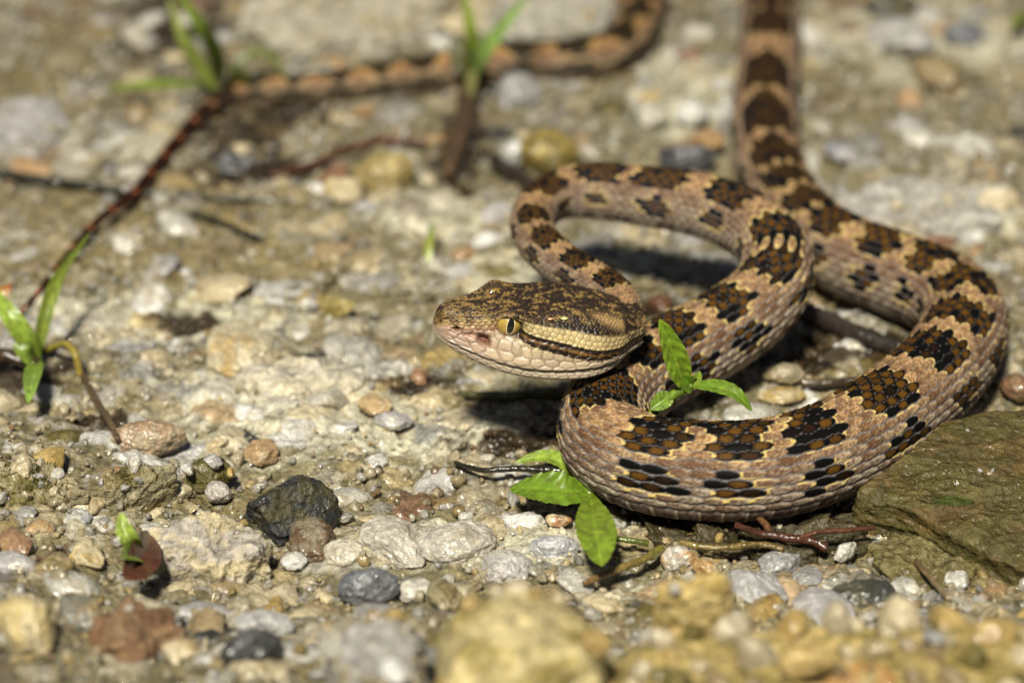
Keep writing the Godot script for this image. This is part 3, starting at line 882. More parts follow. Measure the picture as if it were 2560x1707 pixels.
	rock("brown_edge_stone", "reddish brown stone at the right edge above the green slab", Vector3(0.09850, 0.00142, 0.02165), Vector3(0.00593, 0.00475, 0.00917), .4, Color(.20, .125, .07), RUST, .4)
	rock("buff_stone", "buff stone lying in the shade inside the right coil", Vector3(0.05342, 0.00086, 0.01526), Vector3(0.00856, 0.00428, 0.00506), .3, Color(.36, .31, .20), TAN, .1)
	rock("golden_pebble", "golden pebble behind the front coil", Vector3(0.05234, 0.00061, 0.02373), Vector3(0.00930, 0.00304, 0.00512), .4, OCHRE, CREAM, .1)
	rock("orange_wet_stone", "small wet orange stone left of the hanging leaf", Vector3(0.00841, 0.00038, 0.07105), Vector3(0.00503, 0.00252, 0.00381), .4, Color(.44, .22, .10), CREAM, .2)
	rock("orange_front_stone", "orange brown stone cut by the bottom edge", Vector3(0.05195, 0.02437, 0.16036), Vector3(0.01317, 0.00593, 0.00724), .5, Color(.40, .22, .08), OCHRE, .1, 0.0, 5)
	rock("pale_bank_stone", "pale yellow stone on the front bank", Vector3(0.05385, 0.01753, 0.13416), Vector3(0.00487, 0.00390, 0.00511), .7, Color(.62, .54, .34), CREAM, .4)
	rock("ochre_bank_stone", "large ochre stone at the bottom of the front bank", Vector3(0.04467, 0.02935, 0.16204), Vector3(0.00980, 0.00588, 0.00588), .5, Color(.52, .38, .15), OCHRE, .4)
	rock("grey_bank_stone", "small blue grey stone on the front bank", Vector3(0.06431, 0.02820, 0.15417), Vector3(0.00292, 0.00175, 0.00398), .3, BLUE, GREY, .4)
	rock("white_front_stone", "small bright white stone on the grey boulder at the bottom", Vector3(-0.01756, 0.02959, 0.16597), Vector3(0.00389, 0.00272, 0.00595), .4, Color(.75, .74, .73), WHITE, .4)
	rock("brown_pit_stone", "dark red brown stone inside the loop beside the head", Vector3(0.03058, 0.00051, -0.01678), Vector3(0.00484, 0.00339, 0.00559), .4, Color(.12, .05, .025), RUST, .4)


# ------------------------------------------------------------------ snake
var sx := PackedVector3Array()    # centre line, every quarter millimetre
var sr := PackedFloat32Array()    # radius
var saddles := PackedFloat32Array()
const STEP := .00025


func make_snake_path() -> void:
	var pts := [
		[Vector3(0.01616, 0.02486, 0.04161), 4.20],
		[Vector3(0.01962, 0.02437, 0.04068), 4.15],
		[Vector3(0.02059, 0.02460, 0.03424), 3.84],
		[Vector3(0.01911, 0.02460, 0.02887), 3.87],
		[Vector3(0.01514, 0.02440, 0.02260), 4.08],
		[Vector3(0.01002, 0.02400, 0.01445), 4.21],
		[Vector3(0.00546, 0.02400, 0.00536), 4.27],
		[Vector3(0.00401, 0.02300, -0.00843), 4.53],
		[Vector3(0.00763, 0.02250, -0.02010), 4.97],
		[Vector3(0.01551, 0.02250, -0.02377), 5.70],
		[Vector3(0.02698, 0.02250, -0.02075), 6.21],
		[Vector3(0.03829, 0.02250, -0.01647), 6.53],
		[Vector3(0.04746, 0.02200, -0.00852), 6.76],
		[Vector3(0.05224, 0.02100, 0.00361), 7.08],
		[Vector3(0.05098, 0.01700, 0.01106), 7.57],
		[Vector3(0.04438, 0.01300, 0.01637), 7.96],
		[Vector3(0.03475, 0.01050, 0.02357), 8.39],
		[Vector3(0.02520, 0.00950, 0.03252), 8.50],
		[Vector3(0.01779, 0.00950, 0.04566), 8.33],
		[Vector3(0.01736, 0.01000, 0.06084), 8.52],
		[Vector3(0.02456, 0.01030, 0.06915), 8.80],
		[Vector3(0.03456, 0.01050, 0.07205), 8.95],
		[Vector3(0.04551, 0.01050, 0.07141), 9.04],
		[Vector3(0.05704, 0.01030, 0.06464), 9.06],
		[Vector3(0.06869, 0.01000, 0.05170), 9.05],
		[Vector3(0.08056, 0.00970, 0.03379), 8.89],
		[Vector3(0.08843, 0.00940, 0.01489), 8.72],
		[Vector3(0.08852, 0.00920, 0.00103), 8.69],
		[Vector3(0.08148, 0.00900, -0.00934), 8.60],
		[Vector3(0.07267, 0.00880, -0.01793), 8.39],
		[Vector3(0.06476, 0.00850, -0.02907), 8.16],
		[Vector3(0.05938, 0.00800, -0.04653), 7.90],
		[Vector3(0.05702, 0.00760, -0.06811), 7.75],
		[Vector3(0.05764, 0.00720, -0.09600), 7.54],
		[Vector3(0.06108, 0.00680, -0.13147), 7.26],
		[Vector3(0.06446, 0.00660, -0.16967), 7.16],
		[Vector3(0.06668, 0.00650, -0.21460), 7.14],
		[Vector3(0.06487, 0.00600, -0.25455), 7.04],
		[Vector3(0.05356, 0.00600, -0.26564), 6.76],
		[Vector3(0.04163, 0.00560, -0.24131), 6.23],
		[Vector3(0.03563, 0.00520, -0.20822), 5.79],
		[Vector3(0.03296, 0.00500, -0.17387), 5.78],
		[Vector3(0.02693, 0.00490, -0.14895), 5.51],
		[Vector3(0.01615, 0.00470, -0.13950), 5.24],
		[Vector3(0.00042, 0.00440, -0.13940), 4.93],
		[Vector3(-0.01627, 0.00400, -0.13482), 4.48],
		[Vector3(-0.03276, 0.00360, -0.12974), 3.94],
		[Vector3(-0.04920, 0.00310, -0.12687), 3.26],
		[Vector3(-0.06269, 0.00240, -0.12722), 2.28],
		[Vector3(-0.07116, 0.00200, -0.11746), 1.84],
		[Vector3(-0.07726, 0.00180, -0.09603), 1.49],
		[Vector3(-0.08337, 0.00160, -0.06981), 1.20],
		[Vector3(-0.09016, 0.00140, -0.05417), 0.94],
		[Vector3(-0.09457, 0.00120, -0.03703), 0.74],
		[Vector3(-0.09801, 0.00100, -0.02169), 0.54],
		[Vector3(-0.10077, 0.00080, -0.01057), 0.31]]
	for k in [16.1, 26.8, 38.4, 49.4, 65.7, 80.9, 94.7, 110.6, 126.4, 135.7, 150.0, 164.0, 176.1, 194.5, 216.6, 229.4, 242.7, 260.7, 283.0, 300.0, 315.0, 329.0, 342.0, 354.0, 367.0, 380.0, 393.1, 416.6, 443.1, 477.2, 492.2, 507.2, 522.2, 537.2, 552.2, 567.2, 582.2, 597.2, 612.2, 627.2, 642.2, 657.2, 672.0, 686.5, 700.9, 715.4, 729.5, 743.2, 756.2, 768.6, 780.2, 791.0, 801.0, 811.0, 821.0, 831.0, 841.0, 851.0, 861.0, 871.0, 881.0, 891.0, 901.0, 911.0, 921.0, 931.0, 941.0]:
		saddles.append(k * .001)
	var raw := PackedVector3Array()
	var rr := PackedFloat32Array()
	for i in pts.size() - 1:
		var p0: Vector3 = pts[maxi(i - 1, 0)][0]
		var p1: Vector3 = pts[i][0]
		var p2: Vector3 = pts[i + 1][0]
		var p3: Vector3 = pts[mini(i + 2, pts.size() - 1)][0]
		for k in 60:
			var t := k / 60.0
			raw.append(p1.cubic_interpolate(p2, p0, p3, t))
			rr.append(lerpf(pts[i][1], pts[i + 1][1], t) * .001)
	var acc := 0.0
	sx.append(raw[0]); sr.append(rr[0])
	for i in range(1, raw.size()):
		var a := raw[i - 1]
		var d := raw[i].distance_to(a)
		while acc + d >= STEP * sx.size():
			var t := (STEP * sx.size() - acc) / d
			sx.append(a.lerp(raw[i], t))
			sr.append(lerpf(rr[i - 1], rr[i], t))
		acc += d
	for again in 2:
		var soft := sx.duplicate()
		for i in range(140, sx.size() - 20):
			var sum := Vector3.ZERO
			for k in range(-14, 15): sum += sx[i + k]
			soft[i] = sum / 29.0
		sx = soft
	for i in range(0, sx.size(), 16):
		kept.append(Vector3(sx[i].x, sx[i].z, sr[i] * .7))


## distance in metres to the nearest dark blotch, negative inside; q rows from the spine
func blotch(s: float, q: float, side: float, r: float, near: int) -> float:
	var best := 1.0
	var room := (saddles[mini(near + 1, saddles.size() - 1)] - saddles[maxi(near - 1, 0)]) * .5 if near > 0 else .011
	var hl := clampf(room, .001, maxf(r * 3.4 + .001, .011)) * lerpf(.365, .42, smoothstep(.33, .42, s))
	if near > 0 and s < .33: hl = minf(hl, .395 * minf(saddles[mini(near + 1, saddles.size() - 1)] - saddles[near], saddles[near] - saddles[near - 1]))
	if s > .50 and r > .0022:      # on the tail the saddles run together along the spine, pale scallops rise between them
		var ph := cos(TAU * (s - saddles[near]) / maxf(room, .004))
		var spine := (q - 3.6 - 2.4 * ph) * r * .19
		var low := (absf(q - 8.8) - 1.6 - 1.0 * ph) * r * .19
		return minf(spine, low)
	for k in range(maxi(near - 1, 0), mini(near + 2, saddles.size())):
		var jit := (hash1(k * 2 + int(side > 0)) - .5) * r * .14
		var a := absf(s - saddles[k] - jit)
		var f := 1.0
		if q < 2.0: f = 1.0 + .32 * smoothstep(.30, .38, s) * exp(-q * q / .9)
		if q > 2.4 and r > .0024:
			var e := (q - 2.6) / 2.1
			f = sqrt(1.0 - e * e * .8) if e < 1.0 else -.8
		best = minf(best, a - hl * f)
		if q > 4.6:
			var e := (q - 7.5) / 1.55
			var b := (s - saddles[k] - jit * .5 + .0004) / (hl * .8)
			best = minf(best, (sqrt(e * e + b * b) - 1.0) * hl * .8)
	return best


func skin_tube(k0: int, k1: int, nper: int, nrow: int) -> Array:
	var half := 10.0
	var fan := deg_to_rad(112.0)
	var nv := 36
	var nd := 20 * nrow + 1 + nrow          # dorsal columns, from row -0.5 to 20.5
	var nj := nd + nv
	var rows_of := PackedFloat32Array()
	var sn := PackedFloat32Array()
	var cs := PackedFloat32Array()
	for j in nj:
		var phi := 0.0
		if j < nd:
			var v := -0.5 + 21.0 * j / (nd - 1)
			rows_of.append(v)
			phi = (v - half) / 10.5 * fan
		else:
			rows_of.append(100.0)
			phi = fan + (TAU - 2 * fan) * (j - nd + 1.0) / (nv + 1.0)
		sn.append(sin(phi)); cs.append(cos(phi))
	# the rings
	var ring_s := PackedFloat32Array()
	var ring_u := PackedFloat32Array()
	var pos := float(k0)
	var u := 0.0
	while pos < k1:
		ring_s.append(pos); ring_u.append(u)
		var r := sr[int(pos)]
		pos += maxf(r * .385, .0004) / nper / STEP
		u += 1.0 / nper
	ring_s.append(k1); ring_u.append(u)
	var ni := ring_s.size()
	# kind and tone of each scale
	var imax := int(u) + 3
	var cen := PackedFloat32Array()
	cen.resize(imax * 2 + 4)
	var kk := 0
	for i2 in cen.size():                     # arc position at half steps of u
		var uu := i2 * .5
		while kk < ni - 1 and ring_u[kk] < uu: kk += 1
		cen[i2] = ring_s[kk]
	var kind := PackedFloat32Array()          # blotch distance over one scale length
	var tone := PackedFloat32Array()
	var brown := PackedFloat32Array()
	kind.resize((imax + 2) * 21); tone.resize((imax + 2) * 21); brown.resize((imax + 2) * 21)
	var near := 0
	for i in imax:
		for j in 21:
			var at: float = cen[mini(2 * i + (j & 1), cen.size() - 1)]
			var s := at * STEP
			while near < saddles.size() - 1 and absf(saddles[near + 1] - s) < absf(saddles[near] - s): near += 1
			var r := sr[mini(int(at), sr.size() - 1)]
			var q := absf(j - half)
			var n := i * 21 + j
			kind[n] = blotch(s, q, signf(j - half), r, near) / (r * .385) + (hash1(n * 7 + 5) - .5) * .5
			tone[n] = hash1(n * 3 + 11)
			var gap := 0.0
			for m in [near - 1, near]:
				if m >= 0 and m + 1 < saddles.size():
					var mid := (saddles[m] + saddles[m + 1]) * .5
					var e := (s - mid) / (r * .42)
					var f := (q - 5.3) / 1.5
					gap = maxf(gap, exp(-e * e - f * f))
			brown[n] = gap
	var p := PackedVector3Array()
	var c := PackedColorArray()
	p.resize(ni * nj); c.resize(ni * nj)
	var skin_c := Color(.205, .185, .19)
	near = 0
	for i in ni:
		var at := ring_s[i]
		var k := mini(int(at), sx.size() - 2)
		var f0 := at - k
		var o := sx[k].lerp(sx[k + 1], f0)
		var tan := (sx[mini(k + 6, sx.size() - 1)] - sx[maxi(k - 6, 0)]).normalized()
		var up := (Vector3.UP - tan * tan.y).normalized()
		var sd := tan.cross(up)
		var r := sr[k]
		var s := at * STEP
		var uu := ring_u[i]
		var pitch := r * .385
		while near < saddles.size() - 1 and absf(saddles[near + 1] - s) < absf(saddles[near] - s): near += 1
		for j in nj:
			var x := sn[j]
			var y := cs[j]
			var ny := y
			if y < -.72: y = -.72 - (-.72 - y) * .55
			if y > .9: y += (y - .9) * .5
			x *= .985
			var h := 0.0
			var col := skin_c
			var v := rows_of[j]
			if v < 50.0:
				var jb := int(floor(v))
				var wide := lerpf(.66, .52, smoothstep(1.5, 5.5, absf(v - half)))
				var best := -1.0
				var bn := 0
				var ba := 0.0
				var bb := 0.0
				var be := 0.0
				for jj in [jb, jb + 1]:
					if jj < 0 or jj > 20: continue
					var off: float = .5 * (jj & 1)
					var ib := int(floor(uu - off))
					var b: float = v - jj
					for ii in [ib, ib + 1]:
						if ii < 0 or ii >= imax: continue
						var a: float = uu - off - ii
						var t: float = a / .575
						if t > 1.0 or t < -1.0: continue
						var w: float = wide * sqrt(1.0 - t * t) * (1.0 - .12 * t)
						var e: float = 1.0 - absf(b) / maxf(w, .001)
						if e <= 0.0: continue
						var lift: float = minf(e * 3.5, 1.0) * (.35 + .75 * (a + .575) / 1.15)
						lift += .16 * maxf(0.0, 1.0 - absf(b) * 7.0)
						if lift > best:
							best = lift; bn = ii * 21 + jj; ba = a; bb = b; be = e
				if best > 0.0:
					h = best
					var kd := kind[bn]
					var tn := tone[bn]
					var q := absf(v - half)
					var grit := nf.get_noise_3d(uu * 4.2, v * 2.6, s * 900.0) + .6 * nf.get_noise_3d(uu * 9.0, v * 7.0, 3.0)
					if kd < 0.0:
						# dark blotch: black scales, the inner ones brown in the middle
						var inner := smoothstep(.15, .6, -kd + (tn - .5) * .7)
						var core := smoothstep(.26, .52, be + .18 * grit) * (1.0 - smoothstep(.17, .40, absf(ba + .04) + .14 * grit)) * maxf(inner, .9 * float(tn > .8)) * smoothstep(.12, .4, tn)
						col = Color(.006, .0045, .004).lerp(Color(.105, .05, .011) * (1.0 if k0 < 100 else .4) * lerpf(1.0, .62, smoothstep(.34, .38, s)), clampf(core * (.75 + .4 * tn), 0, 1))
					else:
						var lower := smoothstep(2.5, 8.5, q)
						col = Color(.47, .285, .135).lerp(Color(.39, .33, .255), lower)
						col = col.lerp(Color(.20, .115, .065), clampf(.8 * smoothstep(.40, .95, tn) + .35 * grit, 0, 1))
						col = col.lerp(Color(.17, .105, .075), .7 * smoothstep(.02, .45, nz.get_noise_3d(uu * .42, v * .55, 31.0) + .2 * grit))
						col = col.lerp(Color(.12, .058, .03), clampf(brown[bn] * (.95 + .5 * grit), 0, .9))
						# brown stippling down the middle and at the root of the scale, a pale free edge
						var mid := smoothstep(-.1, .5, grit + .55 * smoothstep(.35, -.45, ba) + .25 * smoothstep(.2, .8, be) - .25)
						col = col.lerp(Color(.10, .052, .03), mid * .72)
						if ba > .15 and be < .40: col = col.lerp(Color(.58, .46, .30), .45)
						if kd < 1.1:
							var vd := blotch(s, q, signf(v - half), r, near) / pitch
							if vd < .12 + .12 * tn and (be < .34 or absf(ba) > .34): col = Color(.64, .48, .18)
					if be < .15: col = col.lerp(skin_c * .6, .7)
				elif kind[mini(int(uu), imax - 1) * 21 + clampi(int(v + .5), 0, 20)] < 0.0 and absf(v - half) < 4.5:
					col = Color(.05, .042, .048)
			else:
				# belly plates
				var fu := fposmod(uu, 1.0)
				h = .2 + .6 * fu
				var edge := minf(j - nd, nj - 1 - j) / float(nv)
				var tn := hash1(int(uu) * 5 + int(edge * 6.0) * 31 + int(j > nd + nv / 2) * 977)
				var spot := nf.get_noise_3d(uu * 3.0, j * .3, 9.0)
				col = Color(.50, .42, .34).lerp(Color(.10, .058, .045), clampf(float(tn < .40) * (.75 + .5 * spot) + .45 * smoothstep(.1, .4, spot), 0, 1))
				if fu > .86: col = Color(.55, .48, .36)
			var nrm := (up * ny + sd * sn[j])
			if k0 > 100: col = col * Color(1.08, 1.0, .82).lerp(Color(1.0, .50, .34), smoothstep(.0024, .0013, r))
			p[i * nj + j] = o + (up * y + sd * x) * r + nrm * (h * r * .034)
			c[i * nj + j] = Color(col.r, col.g, col.b)
	return grid_arrays(p, c, ni, nj, true, 1)


# head: half cross-sections from the middle of the crown (0) to the middle of the chin (7), as z, y in millimetres
const HEAD := [
	[0.0, [0, 6.0], [.6, 5.95], [1.0, 5.6], [1.2, 5.0], [1.1, 4.3], [.9, 3.95], [.6, 3.4], [0, 3.2]],
	[1.0, [0, 7.6], [1.3, 7.5], [2.3, 7.1], [2.8, 5.8], [2.75, 4.0], [2.4, 3.55], [1.8, 2.6], [0, 2.2]],
	[3.0, [0, 8.2], [2.0, 8.2], [3.5, 7.9], [4.0, 6.0], [4.2, 3.7], [3.9, 3.0], [3.2, 1.8], [0, 1.1]],
	[6.0, [0, 8.5], [2.5, 8.4], [4.4, 8.35], [5.1, 6.2], [5.7, 3.0], [5.4, 2.2], [4.6, .7], [0, -.2]],
	[10.0, [0, 9.1], [3.2, 9.0], [5.6, 9.2], [6.3, 6.8], [7.4, 2.2], [7.1, 1.3], [6.1, -.6], [0, -1.5]],
	[13.5, [0, 9.8], [4.0, 9.7], [7.2, 10.2], [7.3, 7.2], [8.7, 1.7], [8.3, .8], [7.3, -1.2], [0, -2.2]],
	[18.0, [0, 10.1], [4.8, 9.95], [8.0, 9.5], [9.2, 6.4], [10.3, 1.6], [9.9, .7], [8.9, -1.4], [0, -2.6]],
	[25.0, [0, 11.15], [5.5, 10.7], [9.0, 9.2], [11.0, 5.6], [11.7, 2.0], [11.3, 1.1], [10.3, -1.2], [0, -2.6]],
	[31.0, [0, 11.0], [5.6, 10.4], [9.6, 8.4], [11.5, 4.9], [11.7, 2.4], [11.4, 1.6], [10.3, -.6], [0, -2.1]],
	[36.0, [0, 10.4], [4.9, 9.6], [8.3, 7.5], [9.8, 4.8], [9.6, 2.9], [9.3, 2.2], [8.3, .3], [0, -1.1]],
	[40.0, [0, 9.5], [3.6, 8.9], [5.9, 7.2], [6.6, 5.2], [6.2, 3.2], [5.9, 2.8], [4.5, 1.0], [0, .4]],
	[43.5, [0, 8.9], [2.2, 8.4], [3.6, 7.0], [4.0, 5.3], [3.7, 3.6], [3.5, 3.2], [2.4, 1.8], [0, 1.4]],
]


func cr(a: float, b: float, c: float, d: float, t: float) -> float:
	return .5 * (2 * b + (c - a) * t + (2 * a - 5 * b + 4 * c - d) * t * t + (3 * b - a - 3 * c + d) * t * t * t)


func head_section(s: float) -> PackedFloat32Array:
	var n := HEAD.size()
	var i := 0
	while i < n - 2 and HEAD[i + 1][0] < s: i += 1
	var s0: float = HEAD[i][0]
	var s1: float = HEAD[i + 1][0]
	var t := clampf((s - s0) / (s1 - s0), 0, 1)
	var pre: Array = HEAD[maxi(i - 1, 0)]
	var post: Array = HEAD[mini(i + 2, n - 1)]
	var out := PackedFloat32Array()
	for k in range(1, 9):
		for m in 2:
			var b: float = HEAD[i][k][m]
			var c: float = HEAD[i + 1][k][m]
			# tangents by the spacing of the stations
			var mb: float = (c - pre[k][m]) / (s1 - pre[0]) if i > 0 else (c - b) / (s1 - s0)
			var mc: float = (post[k][m] - b) / (post[0] - s0) if i + 2 < n else (c - b) / (s1 - s0)
			var d := s1 - s0
			var t2 := t * t
			var t3 := t2 * t
			out.append((2 * t3 - 3 * t2 + 1) * b + (t3 - 2 * t2 + t) * d * mb + (-2 * t3 + 3 * t2) * c + (t3 - t2) * d * mc)
	return out


func head_point(sec: PackedFloat32Array, v: float) -> Vector2:
	var i := mini(int(v), 6)
	var t := v - i
	var z0 := -sec[2] if i == 0 else sec[2 * i - 2]
	var y0 := sec[3] if i == 0 else sec[2 * i - 1]
	var z3 := -sec[12] if i == 6 else sec[2 * i + 4]
	var y3 := sec[13] if i == 6 else sec[2 * i + 5]
	return Vector2(cr(z0, sec[2 * i], sec[2 * i + 2], z3, t), cr(y0, sec[2 * i + 1], sec[2 * i + 3], y3, t))


const EYE_S := 13.6
const EYE_V := 2.82


## which scale of the head a point lies on: x distance to its border (0 to about 1), y a random tone
func head_scale(s: float, v: float, side: int) -> Vector2:
	var row := 0.0
	if v < 2.0: row = v * 7.0
	elif v < 3.0: row = 14.0 + (v - 2.0) * 4.0
	elif v < 4.0: row = 18.0 + (v - 3.0) * 3.0
	elif v < 5.0: row = 21.0 + (v - 4.0) * 1.0
	else: row = 22.0 + (v - 5.0) * 4.0
	var j0 := int(floor(row))
	var f1 := 9.0
	var f2 := 9.0
	var tone := 0.0
	for j in range(j0 - 1, j0 + 3):
		var pitch := .85
		if j >= 23: pitch = 2.0
		elif j >= 20: pitch = 2.9
		elif j >= 18: pitch = 2.1
		elif j >= 14: pitch = 1.25
		var x := s / pitch + .5 * (j & 1)
		var ib := int(floor(x))
		for i in range(ib - 1, ib + 2):
			var hsh := (i * 131 + j * 7 + side * 977)
			var px := i + .5 + (hash1(hsh) - .5) * .5
			var py := j + .5 + (hash1(hsh + 5003) - .5) * .4
			var dx := x - px
			var dy := row - py
			var d := sqrt(dx * dx + dy * dy)
			if d < f1:
				f2 = f1; f1 = d; tone = hash1(hsh + 77)
			elif d < f2:
				f2 = d
	return Vector2(f2 - f1, tone)


func head_arrays(frame: Transform3D) -> Array:
	var ns := 330
	var nh := 170
	var nj := nh * 2
	var vs := PackedFloat32Array()
	for j in nh:
		vs.append(lerpf(.012, 6.988, float(j) / (nh - 1)))
	var base := PackedVector3Array()
	base.resize(ns * nj)
	var ss := PackedFloat32Array()
	for i in ns:
		var t := float(i) / (ns - 1)
		var s := 43.5 * (t * .82 + .18 * t * t)
		if i < 14: s = 43.5 * pow(i / 14.0, 2.0) * (14.0 / (ns - 1.0)) * (.82 + .18 * 14.0 / (ns - 1.0))
		ss.append(s)
		var sec := head_section(s)
		for j in nh:
			var q := head_point(sec, vs[j])
			if i == 0: q = Vector2(q.x * .03, 4.7 + (q.y - 4.7) * .03)
			base[i * nj + j] = Vector3(s, q.y, q.x)
			base[i * nj + nj - 1 - j] = Vector3(s, q.y, -q.x)
	var flat := grid_arrays(base, PackedColorArray(), ns, nj, true, -1)
	var nrm: PackedVector3Array = flat[Mesh.ARRAY_NORMAL]
	var p := PackedVector3Array()
	var c := PackedColorArray()
	p.resize(ns * nj); c.resize(ns * nj)
	for i in ns:
		var s := ss[i]
		for j in nj:
			var side := 0 if j < nh else 1
			var v := vs[j] if j < nh else vs[nj - 1 - j]
			var q := base[i * nj + j]
			var n := nrm[i * nj + j]
			var sc := head_scale(s, v, side)
			var lump := smoothstep(0.0, .42, sc.x)
			var depth := .23
			if v > 2.0 and v < 3.0: depth = .18
			elif v >= 3.0: depth = .17
			if v >= 4.0: depth = .10
			var fade := smoothstep(0.0, 3.0, s)
			var d := depth * (lump - .6) * fade
			# brow plate above the eye, and the socket
			var es := (s - EYE_S)
			var ev := (v - EYE_V)
			var brow := exp(-pow(es / 3.2, 2) - pow((v - 2.0) / .24, 2))
			d += .34 * brow
			var socket := exp(-pow(es / 2.55, 4) - pow(ev / .43, 4))
			d -= 1.5 * socket
			# nostril and heat pit
			var nost := exp(-pow((s - 3.4) / .55, 2) - pow((v - 3.03) / .16, 2))
			d -= 1.1 * nost
			var pa := (s - 8.6)
			var pv := (v - 3.42) - .035 * pa
			var pit := exp(-pow(pa / 1.25, 4) - pow(pv / (.17), 2))
			d -= 1.5 * pit
			var groove := exp(-pow((s - 6.4) / 1.8, 2) - pow((v - 3.28) / .14, 2))
			d -= .5 * groove
			# mouth
			var mv := 4.62 + .10 * sin(s * .35)
			var mouth := exp(-pow((v - mv) / .075, 2)) * smoothstep(.5, 2.0, s) * (1.0 - smoothstep(34.0, 37.0, s))
			d -= .36 * mouth
			d += .22 * exp(-pow((v - mv + .45) / .25, 2)) * fade
			# the muscle at the corner of the jaw
			d += .35 * exp(-pow((s - 17.0) / 2.2, 2) - pow((v - 3.85) / .3, 2))
			p[i * nj + j] = frame * ((q + n * d) * .001)
			# ---- colour
			var mm := q * 1.0 + Vector3(100.0 * side, 0, 0)
			var n1 := nf.get_noise_3dv(mm * 1.3)
			var n2 := nz.get_noise_3dv(mm * .42)
			var tan_c := Color(.285, .18, .058)
			var dark_c := Color(.012, .0085, .0065)
			var pale := Color(.49, .385, .265).lerp(Color(.43, .30, .225), smoothstep(14.0, 4.0, s))
			var col := pale * (.82 + .3 * sc.y)
			if v < 2.15:
				var k := smoothstep(-.30, .22, n1 * .35 + nz.get_noise_3dv(mm * Vector3(.22, .5, .6)) * .8 + (sc.y - .5) * .9 + nf.get_noise_3dv(mm * 3.1) * .5 + .20 + .10 * smoothstep(12, 20, s) - .25 * exp(-pow((s - 4.0) / 3.0, 2)))
				col = tan_c.lerp(dark_c, clampf(k, 0, 1) * .96)
				var rimd := smoothstep(1.55, 1.95, v) * smoothstep(15.0, 18.0, s)
				col = col.lerp(dark_c, rimd * (.65 + .3 * sc.y))
				if s > 27.0 and v > .55:      # pale bar and dark curls at the back of the crown
					var bar := exp(-pow((v - 1.25 - (s - 31.0) * .05) / (.16 + .03 * (s - 29.0)), 2)) * smoothstep(29.0, 33.0, s) * (1.0 - smoothstep(37.0, 38.5, s) * smoothstep(42.0, 40.5, s))
					col = col.lerp(Color(.40, .26, .11), bar * .9)
				col = col.lerp(Color(.36, .21, .07), .75 * brow * smoothstep(.25, .6, sc.y))
			elif v < 3.05:
				var yellow := Color(.51, .40, .19) * (.78 + .4 * sc.y)
				if s < EYE_S:
					col = Color(.42, .29, .12).lerp(Color(.46, .29, .19), smoothstep(2.5, 3.05, v)) * (.75 + .4 * sc.y)
					col = col.lerp(dark_c, .9 * smoothstep(2.75, 2.25, v) * smoothstep(-.2, .3, n1 + n2 + .15))
					col = col.lerp(Color(.20, .10, .04), .6 * smoothstep(.05, .35, n2 - .3 * n1))
				else:
					col = yellow
					col = col.lerp(dark_c, smoothstep(2.28, 2.16, v + n1 * .05))
					col = col.lerp(Color(.30, .20, .09), .4 * smoothstep(30.0, 36.0, s))
			if s > EYE_S + 1.5:
				# the dark stripe from the eye to the corner of the jaw: two black lines with brown between
				var lv := 3.02 + .012 * (s - 15.0)
				var w := .20 + .0085 * (s - 15.0)
				var e := absf(v - lv + .03 * n1) / w
				if e < 1.0:
					var edge := smoothstep(.10, .34, e + .3 * n2 + .2 * n1)
					col = Color(.19, .10, .03).lerp(dark_c, maxf(edge, .35 * float(sc.y > .6)))
				elif v > lv and v < 4.0:
					col = col.lerp(Color(.52, .40, .20), .55 * smoothstep(3.75, 3.1, v))
			if v > 3.05 and s < 20.0:
				col = col.lerp(Color(.30, .16, .075), .45 * smoothstep(.05, .4, n2 + .3 * n1) * smoothstep(4.1, 3.4, v))
			if v > 4.1: col = col.lerp(Color(.50, .43, .33), .6)
			if s > 36.5 and v < 5.0: col = col.lerp(dark_c, .75 * smoothstep(36.5, 38.5, s) * float(sc.y > .35) * smoothstep(-.2, .1, n2 + .1))
			col = col.lerp(Color(.10, .055, .04), (1.0 - smoothstep(.02, .13, sc.x)) * (.6 if v > 2.15 else .65) * fade)
			col = col.lerp(Color(.13, .035, .02), clampf(pit * 1.1 + nost, 0, 1))
			col = col.lerp(Color(.46, .25, .18), .5 * groove)
			col = col.lerp(Color(.14, .06, .045), mouth * .5)
			col = col.lerp(dark_c, .85 * smoothstep(.25, .8, socket))
			c[i * nj + j] = Color(col.r, col.g, col.b)
	var sgn := -1 if frame.basis.determinant() > 0 else 1
	return grid_arrays(p, c, ns, nj, true, sgn)


